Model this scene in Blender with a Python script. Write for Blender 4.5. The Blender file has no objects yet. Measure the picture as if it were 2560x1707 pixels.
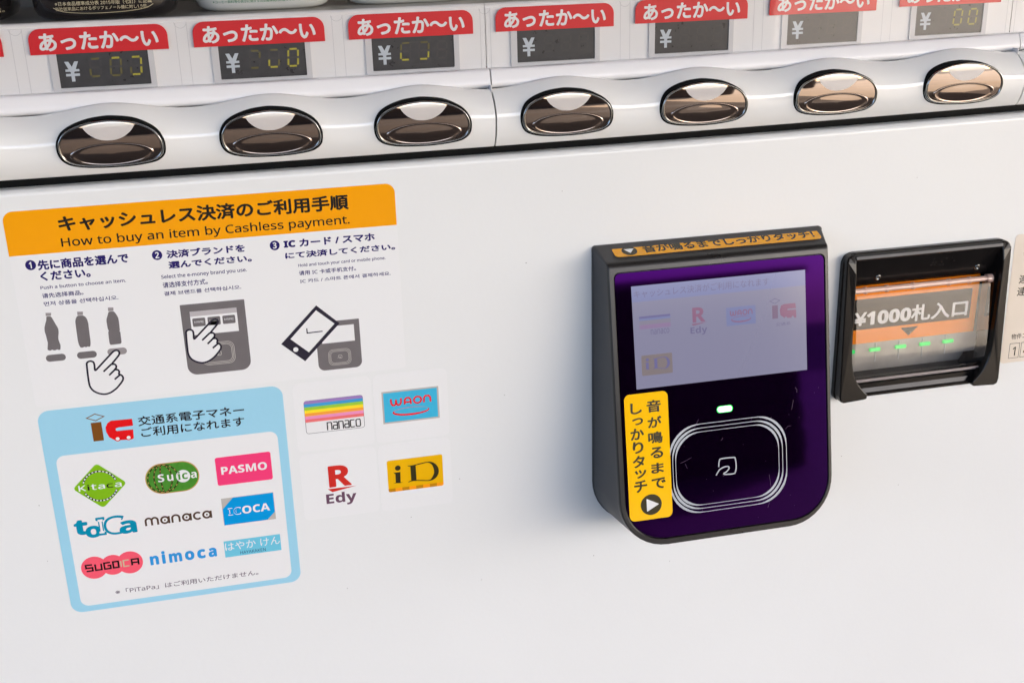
import bpy, bmesh, math, random
from mathutils import Vector, Matrix

random.seed(7)
C = bpy.context.scene.collection
scene = bpy.context.scene
Z0 = 1.10            # height of the lower panel's top edge above the ground, metres


def W(u, v, h=0.0):
    """millimetres on the machine's front (right, down, out) -> world metres"""
    return Vector((u / 1000.0, -h / 1000.0, Z0 - v / 1000.0))


# ------------------------------------------------------------------ camera
cam = bpy.data.cameras.new('camera')
cam.sensor_width = 36.0
cam.lens = 2915.31 / 2560.0 * 36.0
cam.clip_start = 0.02
cam.clip_end = 500.0
camo = bpy.data.objects.new('camera', cam)
C.objects.link(camo)
yaw, pit, rol = 0.22213095, 0.35081988, -0.0272195
Rw = Matrix(((math.cos(rol), -math.sin(rol), 0), (math.sin(rol), math.cos(rol), 0), (0, 0, 1))) @ \
    Matrix(((1, 0, 0), (0, math.cos(pit), -math.sin(pit)), (0, math.sin(pit), math.cos(pit)))) @ \
    Matrix(((math.cos(yaw), 0, -math.sin(yaw)), (0, 1, 0), (math.sin(yaw), 0, math.cos(yaw))))


def axis(r):
    return Vector((r[0], r[2], -r[1]))


ax, ay, az = axis(Rw[0]), -axis(Rw[1]), -axis(Rw[2])
M4 = Matrix(((ax[0], ay[0], az[0], 0), (ax[1], ay[1], az[1], 0), (ax[2], ay[2], az[2], 0), (0, 0, 0, 1)))
M4.translation = W(117.3228, -119.6417, 600.0)
camo.matrix_world = M4
scene.camera = camo

# ------------------------------------------------------------------ light
world = bpy.data.worlds.new('World')
scene.world = world
world.use_nodes = True
SUN_EL, SUN_AZ = math.radians(36), math.radians(132)     # azimuth from +Y (behind the machine) towards +X
nt = world.node_tree
sky = nt.nodes.new('ShaderNodeTexSky')
sky.sky_type = 'NISHITA'
sky.sun_disc = False
sky.sun_elevation = SUN_EL
sky.sun_rotation = SUN_AZ
sky.air_density = 0.6
sky.dust_density = 2.45
sky.ozone_density = 0.0
bg = nt.nodes['Background']
bg.inputs['Strength'].default_value = 0.15
nt.links.new(sky.outputs[0], bg.inputs['Color'])
sun = bpy.data.lights.new('sun', 'SUN')
sun.energy = 3.0
sun.angle = math.radians(0.5)
sun.color = (1.0, 0.96, 0.87)
suno = bpy.data.objects.new('sun', sun)
C.objects.link(suno)
sd = Vector((math.sin(SUN_AZ) * math.cos(SUN_EL), math.cos(SUN_AZ) * math.cos(SUN_EL), math.sin(SUN_EL)))
suno.rotation_euler = sd.to_track_quat('Z', 'Y').to_euler()
suno.location = (3, 3, 6)

vs = scene.view_settings
vs.view_transform = 'Standard'
vs.look = 'None'
vs.exposure = 2.3
vs.gamma = 1.0
vs.use_curve_mapping = False
scene.display_settings.display_device = 'sRGB'
scene.render.engine = 'CYCLES'
scene.cycles.use_denoising = True
scene.cycles.max_bounces = 10
scene.cycles.transparent_max_bounces = 12
scene.cycles.caustics_reflective = False
scene.cycles.caustics_refractive = False


# ------------------------------------------------------------------ materials
def lin(c):
    c /= 255.0
    return c / 12.92 if c <= 0.04045 else ((c + 0.055) / 1.055) ** 2.4


def S(r, g, b, k=1.0):
    return (min(1, lin(r) * k), min(1, lin(g) * k), min(1, lin(b) * k), 1.0)


MATS = {}


def mat(name, col, rough=0.3, metal=0.0, spec=0.5, bump=None, coat=0.0, emit=None, estr=0.0, vary=None, scratch=False, tint=None):
    m = bpy.data.materials.new(name)
    m.use_nodes = True
    n = m.node_tree.nodes
    L = m.node_tree.links
    p = n['Principled BSDF']
    p.inputs['Base Color'].default_value = col
    p.inputs['Roughness'].default_value = rough
    p.inputs['Metallic'].default_value = metal
    p.inputs['Specular IOR Level'].default_value = spec
    p.inputs['Coat Weight'].default_value = coat
    p.inputs['Coat Roughness'].default_value = 0.05
    if tint:
        p.inputs['Specular Tint'].default_value = tint
    if emit:
        p.inputs['Emission Color'].default_value = emit
        p.inputs['Emission Strength'].default_value = estr
    tc = n.new('ShaderNodeTexCoord')
    if vary:                                   # (scale, amount): faint mottling of the colour itself, and of the gloss
        nz = n.new('ShaderNodeTexNoise')
        nz.inputs['Scale'].default_value = vary[0]
        nz.inputs['Detail'].default_value = 6
        L.new(tc.outputs['Object'], nz.inputs['Vector'])
        mr = n.new('ShaderNodeMapRange')
        mr.inputs['From Min'].default_value = 0.3
        mr.inputs['From Max'].default_value = 0.7
        mr.inputs['To Min'].default_value = 1 - vary[1]
        mr.inputs['To Max'].default_value = 1 + vary[1]
        L.new(nz.outputs['Fac'], mr.inputs['Value'])
        mx = n.new('ShaderNodeVectorMath')
        mx.operation = 'SCALE'
        mx.inputs[0].default_value = col[:3]
        L.new(mr.outputs[0], mx.inputs['Scale'])
        L.new(mx.outputs[0], p.inputs['Base Color'])
        m2 = n.new('ShaderNodeMath')
        m2.operation = 'MULTIPLY'
        m2.inputs[1].default_value = rough
        L.new(mr.outputs[0], m2.inputs[0])
        L.new(m2.outputs[0], p.inputs['Roughness'])
    if bump:                                   # (scale, strength, distance)
        nb = n.new('ShaderNodeTexNoise')
        nb.inputs['Scale'].default_value = bump[0]
        nb.inputs['Detail'].default_value = 3
        L.new(tc.outputs['Object'], nb.inputs['Vector'])
        b = n.new('ShaderNodeBump')
        b.inputs['Strength'].default_value = bump[1]
        b.inputs['Distance'].default_value = bump[2]
        L.new(nb.outputs['Fac'], b.inputs['Height'])
        L.new(b.outputs[0], p.inputs['Normal'])
        if coat:
            L.new(b.outputs[0], p.inputs['Coat Normal'])
    MATS[name] = m
    return m


def clear(name, tintc=(0.97, 0.97, 0.97, 1), rough=0.02, ior=1.49):
    """thin clear plastic sheet: see-through with a Fresnel reflection"""
    m = bpy.data.materials.new(name)
    m.use_nodes = True
    n = m.node_tree.nodes
    L = m.node_tree.links
    n.remove(n['Principled BSDF'])
    tr = n.new('ShaderNodeBsdfTransparent')
    tr.inputs[0].default_value = tintc
    gl = n.new('ShaderNodeBsdfGlossy')
    gl.inputs['Roughness'].default_value = rough
    lw = n.new('ShaderNodeLayerWeight')          # Schlick's curve, the same from both sides of the sheet
    lw.inputs['Blend'].default_value = 0.5
    pw = n.new('ShaderNodeMath')
    pw.operation = 'POWER'
    pw.inputs[1].default_value = 5.0
    L.new(lw.outputs['Facing'], pw.inputs[0])
    fr = n.new('ShaderNodeMath')
    fr.operation = 'MULTIPLY_ADD'
    f0 = 2 * ((ior - 1) / (ior + 1)) ** 2
    fr.inputs[1].default_value = 1 - f0
    fr.inputs[2].default_value = f0
    L.new(pw.outputs[0], fr.inputs[0])
    mx = n.new('ShaderNodeMixShader')
    L.new(fr.outputs[0], mx.inputs[0])
    L.new(tr.outputs[0], mx.inputs[1])
    L.new(gl.outputs[0], mx.inputs[2])
    L.new(mx.outputs[0], n['Material Output'].inputs['Surface'])
    MATS[name] = m
    return m


PEEL = (380, 0.09, 0.0005)
white_paint = mat('white_paint', (0.805, 0.815, 0.80, 1), 0.13, spec=0.5, bump=PEEL, vary=(9, 0.012))
white_gloss = mat('white_gloss', (0.85, 0.85, 0.825, 1), 0.06, spec=0.6, coat=0.3)
white_plastic = mat('white_plastic', (0.80, 0.79, 0.79, 1), 0.28, vary=(30, 0.015))
strip_white = mat('strip_white', (0.80, 0.785, 0.77, 1), 0.4, vary=(40, 0.02))
grey_frame = mat('grey_frame', (0.60, 0.59, 0.59, 1), 0.4)
shelf_grey = mat('shelf_grey', (0.36, 0.34, 0.31, 1), 0.35, vary=(25, 0.08))
void_black = mat('void_black', (0.012, 0.012, 0.012, 1), 0.6)
gasket = mat('gasket_black', (0.003, 0.0035, 0.0035, 1), 0.6, spec=0.12)
black_plastic = mat('black_plastic', (0.008, 0.007, 0.007, 1), 0.2, spec=0.35, bump=(2500, 0.05, 0.0001), vary=(60, 0.2))
soft_black = mat('soft_black', (0.055, 0.054, 0.054, 1), 0.5, spec=0.4, bump=(3000, 0.15, 0.0001), vary=(35, 0.12))
bezel_black = mat('bezel_black', (0.014, 0.0135, 0.0135, 1), 0.30, spec=0.55, bump=(3000, 0.10, 0.0001), vary=(35, 0.15))
chrome = mat('smoked_chrome', (0.42, 0.35, 0.31, 1), 0.03, metal=1.0)
chrome_dark = mat('dark_chrome', (0.34, 0.35, 0.34, 1), 0.08, metal=1.0)
pearl = mat('pearl_lens', (0.62, 0.58, 0.55, 1), 0.08, coat=0.5)
label_red = mat('label_red', S(212, 0, 14), 0.35, vary=(50, 0.04))
label_white = mat('label_white', (0.78, 0.77, 0.76, 1), 0.4)
display_dark = mat('display_dark', (0.042, 0.040, 0.041, 1), 0.3, vary=(300, 0.10))
yen_grey = mat('yen_grey', S(190, 198, 204), 0.5)
seg_off = mat('segment_off', (0.050, 0.046, 0.044, 1), 0.4)
seg_dim = mat('segment_dim', (0.06, 0.055, 0.02, 1), 0.4, emit=S(150, 130, 40), estr=0.035)
seg_on = mat('segment_on', (0.12, 0.11, 0.02, 1), 0.4, emit=S(222, 205, 40), estr=0.06)
STK = (0.80, 0.795, 0.785, 1)
film_white = mat('film_white', (0.828, 0.832, 0.822, 1), 0.10, bump=(450, 0.12, 0.0005))
orange_ink = mat('orange_ink', S(247, 163, 0), 0.12, bump=(450, 0.12, 0.0005))
black_ink = mat('black_ink', S(38, 30, 14), 0.25)
navy_ink = mat('navy_ink', S(38, 30, 100), 0.25)
grey_ink = mat('grey_ink', S(112, 107, 108), 0.25, vary=(120, 0.05))
grey_cap_ink = mat('pale_grey_ink', S(150, 144, 144), 0.25)
band_ink = mat('light_grey_ink', S(186, 181, 182), 0.25)
line_ink = mat('line_ink', S(40, 36, 50), 0.25)
note_ink = mat('note_ink', S(118, 110, 120), 0.25)
white_ink = mat('white_ink', (0.82, 0.82, 0.81, 1), 0.12, bump=(450, 0.12, 0.0005))
sky_ink = mat('sky_blue_ink', S(158, 211, 232), 0.10, bump=(450, 0.12, 0.0005))
brown_ink = mat('brown_ink', S(124, 74, 20), 0.25)
red_ink = mat('red_ink', S(228, 12, 20), 0.25)
green_ink = mat('green_ink', S(128, 186, 22), 0.2)
melon_ink = mat('melon_ink', S(72, 140, 45), 0.2, vary=(400, 0.12))
melon_line = mat('melon_line', S(48, 58, 22), 0.2)
tan_ink = mat('tan_ink', S(196, 150, 84), 0.25)
pink_ink = mat('pink_ink', S(244, 62, 120), 0.2)
teal_ink = mat('teal_ink', S(0, 140, 172), 0.2)
umber_ink = mat('umber_ink', S(86, 66, 54), 0.2)
azure_ink = mat('azure_ink', S(0, 152, 220), 0.2)
silver_ink = mat('silver_ink', S(186, 182, 174), 0.2)
coral_ink = mat('coral_ink', S(246, 92, 112), 0.2)
blue_ink = mat('blue_ink', S(50, 150, 218), 0.2)
aqua_ink = mat('aqua_ink', S(112, 198, 222), 0.2)
dark_ink = mat('dark_ink', S(34, 26, 28), 0.25)
cyan_ink = mat('cyan_ink', S(62, 182, 220), 0.2)
plum_ink = mat('plum_ink', S(104, 72, 92), 0.2)
brick_ink = mat('brick_ink', S(206, 46, 38), 0.2)
gold_ink = mat('gold_ink', S(236, 180, 0), 0.2)
amber_ink = mat('amber_ink', S(252, 160, 24), 0.2)
ochre_ink = mat('ochre_ink', S(198, 132, 12), 0.2)
RAIN = [mat('stripe_ink', S(*c), 0.2) for c in ((158, 126, 188), (62, 158, 212), (150, 202, 62), (252, 226, 46), (250, 166, 60), (238, 146, 192), (238, 116, 116))]
yellow_film = mat('yellow_film', S(255, 196, 0), 0.14, coat=0.3, bump=(500, 0.08, 0.0004))
amber_film = mat('amber_film', S(232, 160, 12), 0.22)
olive_ink = mat('olive_ink', S(52, 46, 20), 0.25)
beige_film = mat('beige_film', S(224, 213, 198), 0.3, vary=(60, 0.02))
glass_black = mat('tinted_glass', (0.002, 0.0003, 0.003, 1), 0.04, spec=0.42, tint=(0.30, 0.02, 1.0, 1), bump=(7, 0.05, 0.0006))
LCDS = dict(
    lcd_face=(144, 142, 170), lcd_band=(133, 139, 186), lcd_text=(116, 111, 150), lcd_red=(150, 104, 136), lcd_blue=(128, 135, 180),
    lcd_grey=(112, 102, 142), lcd_gold=(140, 128, 130), lcd_violet=(116, 112, 160), lcd_pink=(152, 128, 166), lcd_sand=(143, 138, 158), lcd_brown=(130, 108, 138))
for k_, c_ in LCDS.items():
    mat(k_, (0.01, 0.01, 0.014, 1), 0.12, spec=0.4, emit=S(*c_), estr=0.165)
led_core = mat('led_core', (0.5, 0.9, 0.5, 1), 0.4, emit=(0.75, 1.0, 0.8, 1), estr=0.9)
led_green = mat('led_green', (0.0, 0.5, 0.05, 1), 0.4, emit=(0.0, 0.9, 0.08, 1), estr=0.2)
ring_ink = mat('ring_ink', S(172, 178, 184), 0.35)
scratch_ink = mat('scratch_pale', S(84, 60, 92), 0.4)
orange_plastic = mat('orange_plastic', S(255, 140, 0), 0.3)
slot_reflect_grey = mat('slot_reflect_grey', (0.42, 0.39, 0.35, 1), 0.35, vary=(70, 0.15))  # throat colour stands in for bright ground reflected on the clear cover
bottle_black = mat('bottle_black', (0.012, 0.010, 0.010, 1), 0.12, coat=0.4)
bottle_white = mat('bottle_white', (0.68, 0.69, 0.66, 1), 0.2, coat=0.3)
label_cream = mat('cream_ink', S(196, 184, 150), 0.4)
bottle_green = mat('leaf_ink', S(30, 120, 84), 0.4)
acrylic = clear('clear_acrylic', ior=1.5)
clear_cover = clear('clear_cover', (0.95, 0.95, 0.95, 1), 0.03, 1.8)


# ------------------------------------------------------------------ objects
ORIG = {}


def empty(name, loc, label=None, cat=None, group=None, parent=None):
    o = bpy.data.objects.new(name, None)
    o.empty_display_size = 0.02
    C.objects.link(o)
    if parent:
        o.parent = parent
        o.location = Vector(loc) - ORIG[parent.name]
    else:
        o.location = loc
    ORIG[o.name] = Vector(loc)
    tag(o, label, cat, group)
    return o


def tag(o, label=None, cat=None, group=None, kind=None):
    if label:
        o['label'] = label
    if cat:
        o['category'] = cat
    if group:
        o['group'] = group
    if kind:
        o['kind'] = kind
    return o


class MB:
    """collects shapes with several materials, then links them as ONE mesh object"""

    def __init__(self):
        self.v, self.f, self.m, self.s, self.mats = [], [], [], [], []

    def mi(self, m):
        if m not in self.mats:
            self.mats.append(m)
        return self.mats.index(m)

    def face(self, pts, m, smooth=False):
        b = len(self.v)
        self.v += [Vector(p) for p in pts]
        self.f.append(list(range(b, b + len(pts))))
        self.m.append(self.mi(m))
        self.s.append(smooth)

    def grid(self, rows, m, smooth=True, close=False):
        b = len(self.v)
        n = len(rows[0])
        for r in rows:
            self.v += [Vector(p) for p in r]
        for i in range(len(rows) - 1):
            for j in range(n if close else n - 1):
                k = (j + 1) % n
                self.f.append([b + i * n + j, b + i * n + k, b + (i + 1) * n + k, b + (i + 1) * n + j])
                self.m.append(self.mi(m))
                self.s.append(smooth)

    def box(self, u0, u1, v0, v1, h0, h1, m):
        p = [W(u, v, h) for h in (h0, h1) for v in (v0, v1) for u in (u0, u1)]
        for q in ((0, 1, 3, 2), (4, 6, 7, 5), (0, 4, 5, 1), (2, 3, 7, 6), (0, 2, 6, 4), (1, 5, 7, 3)):
            self.face([p[i] for i in q], m)

    def raw(self, verts, faces, m, smooth=False):
        b = len(self.v)
        self.v += verts
        for f in faces:
            self.f.append([b + i for i in f])
            self.m.append(self.mi(m))
            self.s.append(smooth)

    # ---- flat artwork on a surface function surf(u, v, off)
    def poly(self, pts, m, surf, off):
        bm = bmesh.new()
        vs_ = [bm.verts.new((p[0], p[1], 0)) for p in pts]
        bm.faces.new(vs_).normal_update()
        bmesh.ops.triangulate(bm, faces=bm.faces[:])
        bm.verts.index_update()
        self.raw([surf(v.co.x, v.co.y, off) for v in bm.verts], [[v.index for v in f.verts] for f in bm.faces], m)
        bm.free()

    def ring(self, a, b, m, surf, off):
        """band between two loops of equal length"""
        n = len(a)
        self.raw([surf(p[0], p[1], off) for p in a + b], [[i, (i + 1) % n, n + (i + 1) % n, n + i] for i in range(n)], m)

    def line(self, pts, w, m, surf, off, closed=False):
        n = len(pts)
        P = [Vector((p[0], p[1])) for p in pts]
        A, B_ = [], []
        for i in range(n):
            p0 = P[i - 1] if (i > 0 or closed) else P[i]
            p1 = P[(i + 1) % n] if (i < n - 1 or closed) else P[i]
            d1 = (P[i] - p0)
            d2 = (p1 - P[i])
            d1 = d1.normalized() if d1.length > 1e-6 else d2.normalized()
            d2 = d2.normalized() if d2.length > 1e-6 else d1
            t = (d1 + d2)
            t = t.normalized() if t.length > 1e-3 else d1
            nrm = Vector((-t.y, t.x))
            c = max(0.45, nrm.dot(Vector((-d1.y, d1.x))))
            A.append(P[i] + nrm * (w / 2 / c))
            B_.append(P[i] - nrm * (w / 2 / c))
        k = n if closed else n - 1
        self.raw([surf(p.x, p.y, off) for p in A + B_], [[i, (i + 1) % n, n + (i + 1) % n, n + i] for i in range(k)], m)

    def text(self, s, u0, vb, u1, vt, bold, m, surf, off, shear=0.0):
        vv, ff = glyphs(s, bold, shear)
        x0 = min(p[0] for p in vv); x1 = max(p[0] for p in vv)
        y0 = min(p[1] for p in vv); y1 = max(p[1] for p in vv)
        kx, ky = (u1 - u0) / (x1 - x0), (vt - vb) / (y1 - y0)
        b = max(0.0, bold - 0.03) if s.isascii() and bold >= 0.02 else bold
        strikes = [(0, 0)]
        if b > 0:                                  # heavier weight: the same glyphs struck again a hair apart
            nd = 6 if b < 0.04 else 10
            strikes = [(b * math.cos(2 * math.pi * i / nd + .3), b * math.sin(2 * math.pi * i / nd + .3)) for i in range(nd)]
        for i, (dx, dy) in enumerate(strikes):
            self.raw([surf(u0 + (p[0] + dx - x0) * kx, vb + (p[1] + dy - y0) * ky, off + i * 0.0025) for p in vv], ff, m)

    def build(self, name, parent=None, label=None, cat=None, group=None, kind=None, bevel=0.0, segs=2, merge=False, sharp=None):
        me = bpy.data.meshes.new(name)
        o0 = ORIG[parent.name] if parent else Vector((0, 0, 0))
        own = Vector((0, 0, 0))
        if not parent and self.v and kind is None:
            own = sum(self.v, Vector()) / len(self.v)
        base = o0 + own
        me.from_pydata([tuple(p - base) for p in self.v], [], self.f)
        for m in self.mats:
            me.materials.append(m)
        me.polygons.foreach_set('material_index', self.m)
        me.polygons.foreach_set('use_smooth', self.s)
        me.update()
        if merge or bevel:
            bm = bmesh.new()
            bm.from_mesh(me)
            bmesh.ops.remove_doubles(bm, verts=bm.verts[:], dist=2e-6)
            bmesh.ops.recalc_face_normals(bm, faces=bm.faces[:])
            bm.to_mesh(me)
            bm.free()
        if sharp:
            me.polygons.foreach_set('use_smooth', [True] * len(me.polygons))
            me.set_sharp_from_angle(angle=math.radians(sharp))
        o = bpy.data.objects.new(name, me)
        C.objects.link(o)
        if parent:
            o.parent = parent
            ORIG[o.name] = ORIG[parent.name]
        else:
            o.location = own
            ORIG[o.name] = own
        if bevel:
            md = o.modifiers.new('bevel', 'BEVEL')
            md.width = bevel / 1000.0
            md.segments = segs
            md.limit_method = 'ANGLE'
            md.angle_limit = math.radians(35)
            md.harden_normals = True
        tag(o, label, cat, group, kind)
        return o


GL = {}


def sans(s, heavy):
    """Latin letters as plain sans-serif characters, so that they match the Japanese lettering"""
    A, a, n = (0x1D5D4, 0x1D5EE, 0x1D7EC) if heavy else (0x1D5A0, 0x1D5BA, 0x1D7E2)
    out = ''
    for c in s:
        o = ord(c)
        out += chr(A + o - 65) if 65 <= o <= 90 else chr(a + o - 97) if 97 <= o <= 122 else chr(n + o - 48) if 48 <= o <= 57 else c
    return out


def glyphs(s, bold=0.0, shear=0.0):
    key = (s, bold, shear)
    if key not in GL:
        cu = bpy.data.curves.new('lettering', 'FONT')
        cu.body = sans(s, bold >= 0.02)
        cu.size = 1.0
        cu.shear = shear
        cu.resolution_u = 4
        ob = bpy.data.objects.new('lettering', cu)
        C.objects.link(ob)
        dg = bpy.context.evaluated_depsgraph_get()
        me = bpy.data.meshes.new_from_object(ob.evaluated_get(dg))
        GL[key] = ([tuple(v.co[:2]) for v in me.vertices], [list(p.vertices) for p in me.polygons])
        bpy.data.objects.remove(ob)
        bpy.data.curves.remove(cu)
        bpy.data.meshes.remove(me)
    return GL[key]


def copy_tree(o, parent=None):
    c = o.copy()
    C.objects.link(c)
    c.parent = parent
    for ch in list(o.children):
        copy_tree(ch, c)
    return c


# ------------------------------------------------------------------ outlines
def rrect(u0, u1, v0, v1, r, n=8):
    """rounded rectangle; r = one radius or (TL, TR, BR, BL)"""
    if not isinstance(r, (tuple, list)):
        r = (r,) * 4
    out = []
    for (cx, cy, rr, a0) in ((u0 + r[0], v0 + r[0], r[0], 180), (u1 - r[1], v0 + r[1], r[1], 270), (u1 - r[2], v1 - r[2], r[2], 0), (u0 + r[3], v1 - r[3], r[3], 90)):
        for i in range(n + 1):
            a = math.radians(a0 + 90 * i / n)
            out.append((cx + rr * math.cos(a), cy + rr * math.sin(a)))
    return out


def ell(cx, cy, rx, ry, n=40, rot=0.0, a0=0.0, a1=360.0):
    out = []
    full = abs(a1 - a0) >= 360
    for i in range(n if full else n + 1):
        a = math.radians(a0 + (a1 - a0) * i / n)
        x, y = rx * math.cos(a), ry * math.sin(a)
        out.append((cx + x * math.cos(rot) - y * math.sin(rot), cy + x * math.sin(rot) + y * math.cos(rot)))
    return out


def smooth_loop(pts, k=4, closed=True):
    """Catmull-Rom through pts"""
    out = []
    n = len(pts)
    P = [Vector(p) for p in pts]
    for i in range(n if closed else n - 1):
        if closed:
            a, b, c, d = P[i - 1], P[i], P[(i + 1) % n], P[(i + 2) % n]
        else:
            a, b, c, d = P[max(0, i - 1)], P[i], P[i + 1], P[min(n - 1, i + 2)]
        for j in range(k):
            t = j / k
            q = 0.5 * ((2 * b) + (c - a) * t + (2 * a - 5 * b + 4 * c - d) * t * t + (3 * b - a - 3 * c + d) * t ** 3)
            out.append((q.x, q.y))
    if not closed:
        out.append(tuple(P[-1]))
    return out


def round_poly(pts, r, n=5):
    """polygon with rounded corners"""
    out = []
    m = len(pts)
    for i in range(m):
        p = Vector(pts[i]); a = (Vector(pts[i - 1]) - p); b = (Vector(pts[(i + 1) % m]) - p)
        d = min(r, a.length * 0.45, b.length * 0.45)
        s, e = p + a.normalized() * d, p + b.normalized() * d
        for j in range(n + 1):
            t = j / n
            q = s * (1 - t) ** 2 + p * 2 * t * (1 - t) + e * t * t
            out.append((q.x, q.y))
    return out


def pan(u, v, off=0.0):
    return W(u, v, off)


# ================================================================== SETTING
g = MB()
g.face([(-60, -60, 0), (60, -60, 0), (60, 60, 0), (-60, 60, 0)], mat('paving', (0.050, 0.041, 0.035, 1), 0.85, spec=0.15, bump=(60, 0.3, 0.01), vary=(1.6, 0.35)))
g.build('ground', kind='structure')

# unseen pale paving, added so the sun on it glares in windows and flap
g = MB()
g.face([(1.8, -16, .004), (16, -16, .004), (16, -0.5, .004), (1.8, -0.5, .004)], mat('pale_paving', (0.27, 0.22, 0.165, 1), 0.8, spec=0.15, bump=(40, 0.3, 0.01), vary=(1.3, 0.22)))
g.build('added_paving', kind='structure')


def slab(mb, x0, x1, y0, y1, z0, z1, m):
    p = [Vector((x, y, z)) for z in (z0, z1) for y in (y0, y1) for x in (x0, x1)]
    for q in ((0, 1, 3, 2), (4, 6, 7, 5), (0, 4, 5, 1), (2, 3, 7, 6), (0, 2, 6, 4), (1, 5, 7, 3)):
        mb.face([p[i] for i in q], m)


wood = mat('canopy_wood', (0.20, 0.13, 0.085, 1), 0.6, vary=(3, 0.25))
CX0, CX1, CY0, CY1 = -2.4, 5.0, -4.2, 3.2  # unseen canopy, added to shade the machine and darken what the chrome reflects
g = MB()
slab(g, CX0, CX1, CY0, CY1, 2.62, 2.70, wood)
y_ = CY0 + 0.05
while y_ < CY1 - 0.2:
    slab(g, CX0, CX1, y_, y_ + 0.09, 2.44, 2.62, wood)
    y_ += 0.75
g.build('added_canopy', kind='structure')
# unseen dark timber wall, added across the pavement for chrome and glass to reflect
bark = mat('dark_timber', (0.050, 0.028, 0.019, 1), 0.6, vary=(4, 0.3))
pale = mat('pale_timber', (0.30, 0.22, 0.15, 1), 0.6, vary=(4, 0.2))
g = MB()
slab(g, -9.0, 3.4, -6.4, -6.3, 0.0, 1.22, bark)
for k in range(6):
    slab(g, -9.0, 3.4, -6.3, -6.27, 0.10 + 0.18 * k, 0.23 + 0.18 * k, bark)
slab(g, -9.0, 3.5, -6.42, -6.22, 1.22, 1.26, pale)
g.build('added_timber_wall', kind='structure')


# ================================================================== VENDING MACHINE
def bend(u, v):
    du = 2.5 * ((u - 350) / 147.0) ** 2 if u > 350 else 0.0
    dv = -3.5 * ((u - 150) / 370.0) ** 2 if u > 150 else 0.0
    return u + du, v + dv * (0.75 + 0.25 * min(1.0, max(0.0, -v / 45.0)))


def Wb(u, v, h=0.0):
    u, v = bend(u, v)
    return W(u, v, h)


UL, UR = -400.0, 760.0
VTOP, VBOT = -700.0, 1075.0
vm = empty('vending_machine', (W(180, 0).x, 0.30, 0.0),
           'white drinks vending machine with a row of oval chrome buttons and red price labels', 'vending machine')


def steps(a, b, d):
    n = max(1, int(round((b - a) / d)))
    return [a + (b - a) * i / n for i in range(n + 1)]


# cabinet: sides, back, top, base and the header over the display
cb = MB()
cb.box(UL, UL + 3, VTOP, VBOT, -650, -1, white_plastic)
cb.box(UR - 3, UR, VTOP, VBOT, -650, -1, white_plastic)
cb.box(UL + 3, UR - 3, VTOP, VBOT, -650, -647, white_plastic)
cb.box(UL + 3, UR - 3, VTOP, VTOP + 3, -647, -1, white_plastic)
cb.box(UL + 3, UR - 3, VBOT - 3, VBOT, -647, -1, white_plastic)
cb.box(UL + 3, UR - 3, VTOP + 3, -560, -40, -6, white_plastic)
cb.build('cabinet', vm)

# lower front panel with its rolled top lip
lp = MB()
us = steps(UL, UR, 12)
prof = [(1.2, -16), (0.6, -13), (0.6, -3.2), (0.8, -2.3), (1.9, -0.65), (2.3, -0.3), (2.9, -0.06), (3.6, 0.0), (14, 0.0)] + [(x, 0.0) for x in steps(60, 1072, 100)]


def lpw(u, v, h):
    if v < 14:
        b = bend(u, -0.01)
        k = 1 - v / 14.0
        return W(u, v + (b[1] + 0.01) * k, h)
    return W(u, v, h)


HU0, HU1, HV0, HV1 = 458.0, 556.5, 73.0, 158.5      # opening for the bill slot
us = sorted(set(us + [HU0, HU1]))
prof += [(HV0, 0.0), (HV1, 0.0)]
prof = prof[:9] + sorted(prof[9:])
for (v0, h0), (v1, h1) in zip(prof[:-1], prof[1:]):
    for u0, u1 in zip(us[:-1], us[1:]):
        if u0 >= HU0 and u1 <= HU1 and v0 >= HV0 and v1 <= HV1:
            continue
        lp.face([lpw(u0, v0, h0), lpw(u0, v1, h1), lpw(u1, v1, h1), lpw(u1, v0, h0)], white_paint, v1 < 14)
lp.build('lower_panel', vm, merge=True)

# specks of dirt on the paint
dirt = mat('dirt', (0.16, 0.14, 0.12, 1), 0.8)
dk = MB()
for x, y in [(247.6, 137.4), (190.0, 207.0), (408.0, 128.0), (-9.5, 204.0), (-8.6, 170.2), (262.0, 60.5), (300.5, 250.2), (463.0, 205.0), (497.5, 30.4), (219.5, 186.5), (150.0, 248.0), (283.0, 22.0), (505.0, 231.0), (350.0, 262.0), (230.0, 255.5), (-12.0, 60.0)]:
    a = random.uniform(0, 3.1)
    dk.poly(ell(x, y, random.uniform(.22, .42), random.uniform(.14, .26), 9, a), dirt, pan, .03)
tag(dk.build('dirt_specks', vm), kind='stuff')

# black gap between the rail and the panel
gc = MB()
gc.grid([[Wb(u, v, h) for u in steps(UL + 4, UR - 4, 20)] for v, h in ((-8, -11), (-4.6, -9.5), (0.6, -9.0), (3, -11))], gasket)
gc.build('gasket_strip', vm)

BTN_U = [55.2 + 76.3 * i for i in range(7)]


def hump(u):
    return (0.5 + 0.5 * math.cos(2 * math.pi * (u - 55.2) / 76.3)) ** 1.15


def rail_top(u):
    return -34.2 - 4.3 * hump(u)


RB = -5.2


def rail_h(u, v):
    vt = rail_top(u)
    t = min(1.0, max(0.0, (v - vt) / (RB - vt)))
    if t < 0.5:
        h = -3.0 + 11.5 * (1 - (1 - t / 0.5) ** 2.2)
    else:
        h = 8.5 - 5.5 * ((t - 0.5) / 0.5) ** 2.2
    return h + 1.6 * hump(u) * math.sin(math.pi * t) - 0.7


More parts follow.
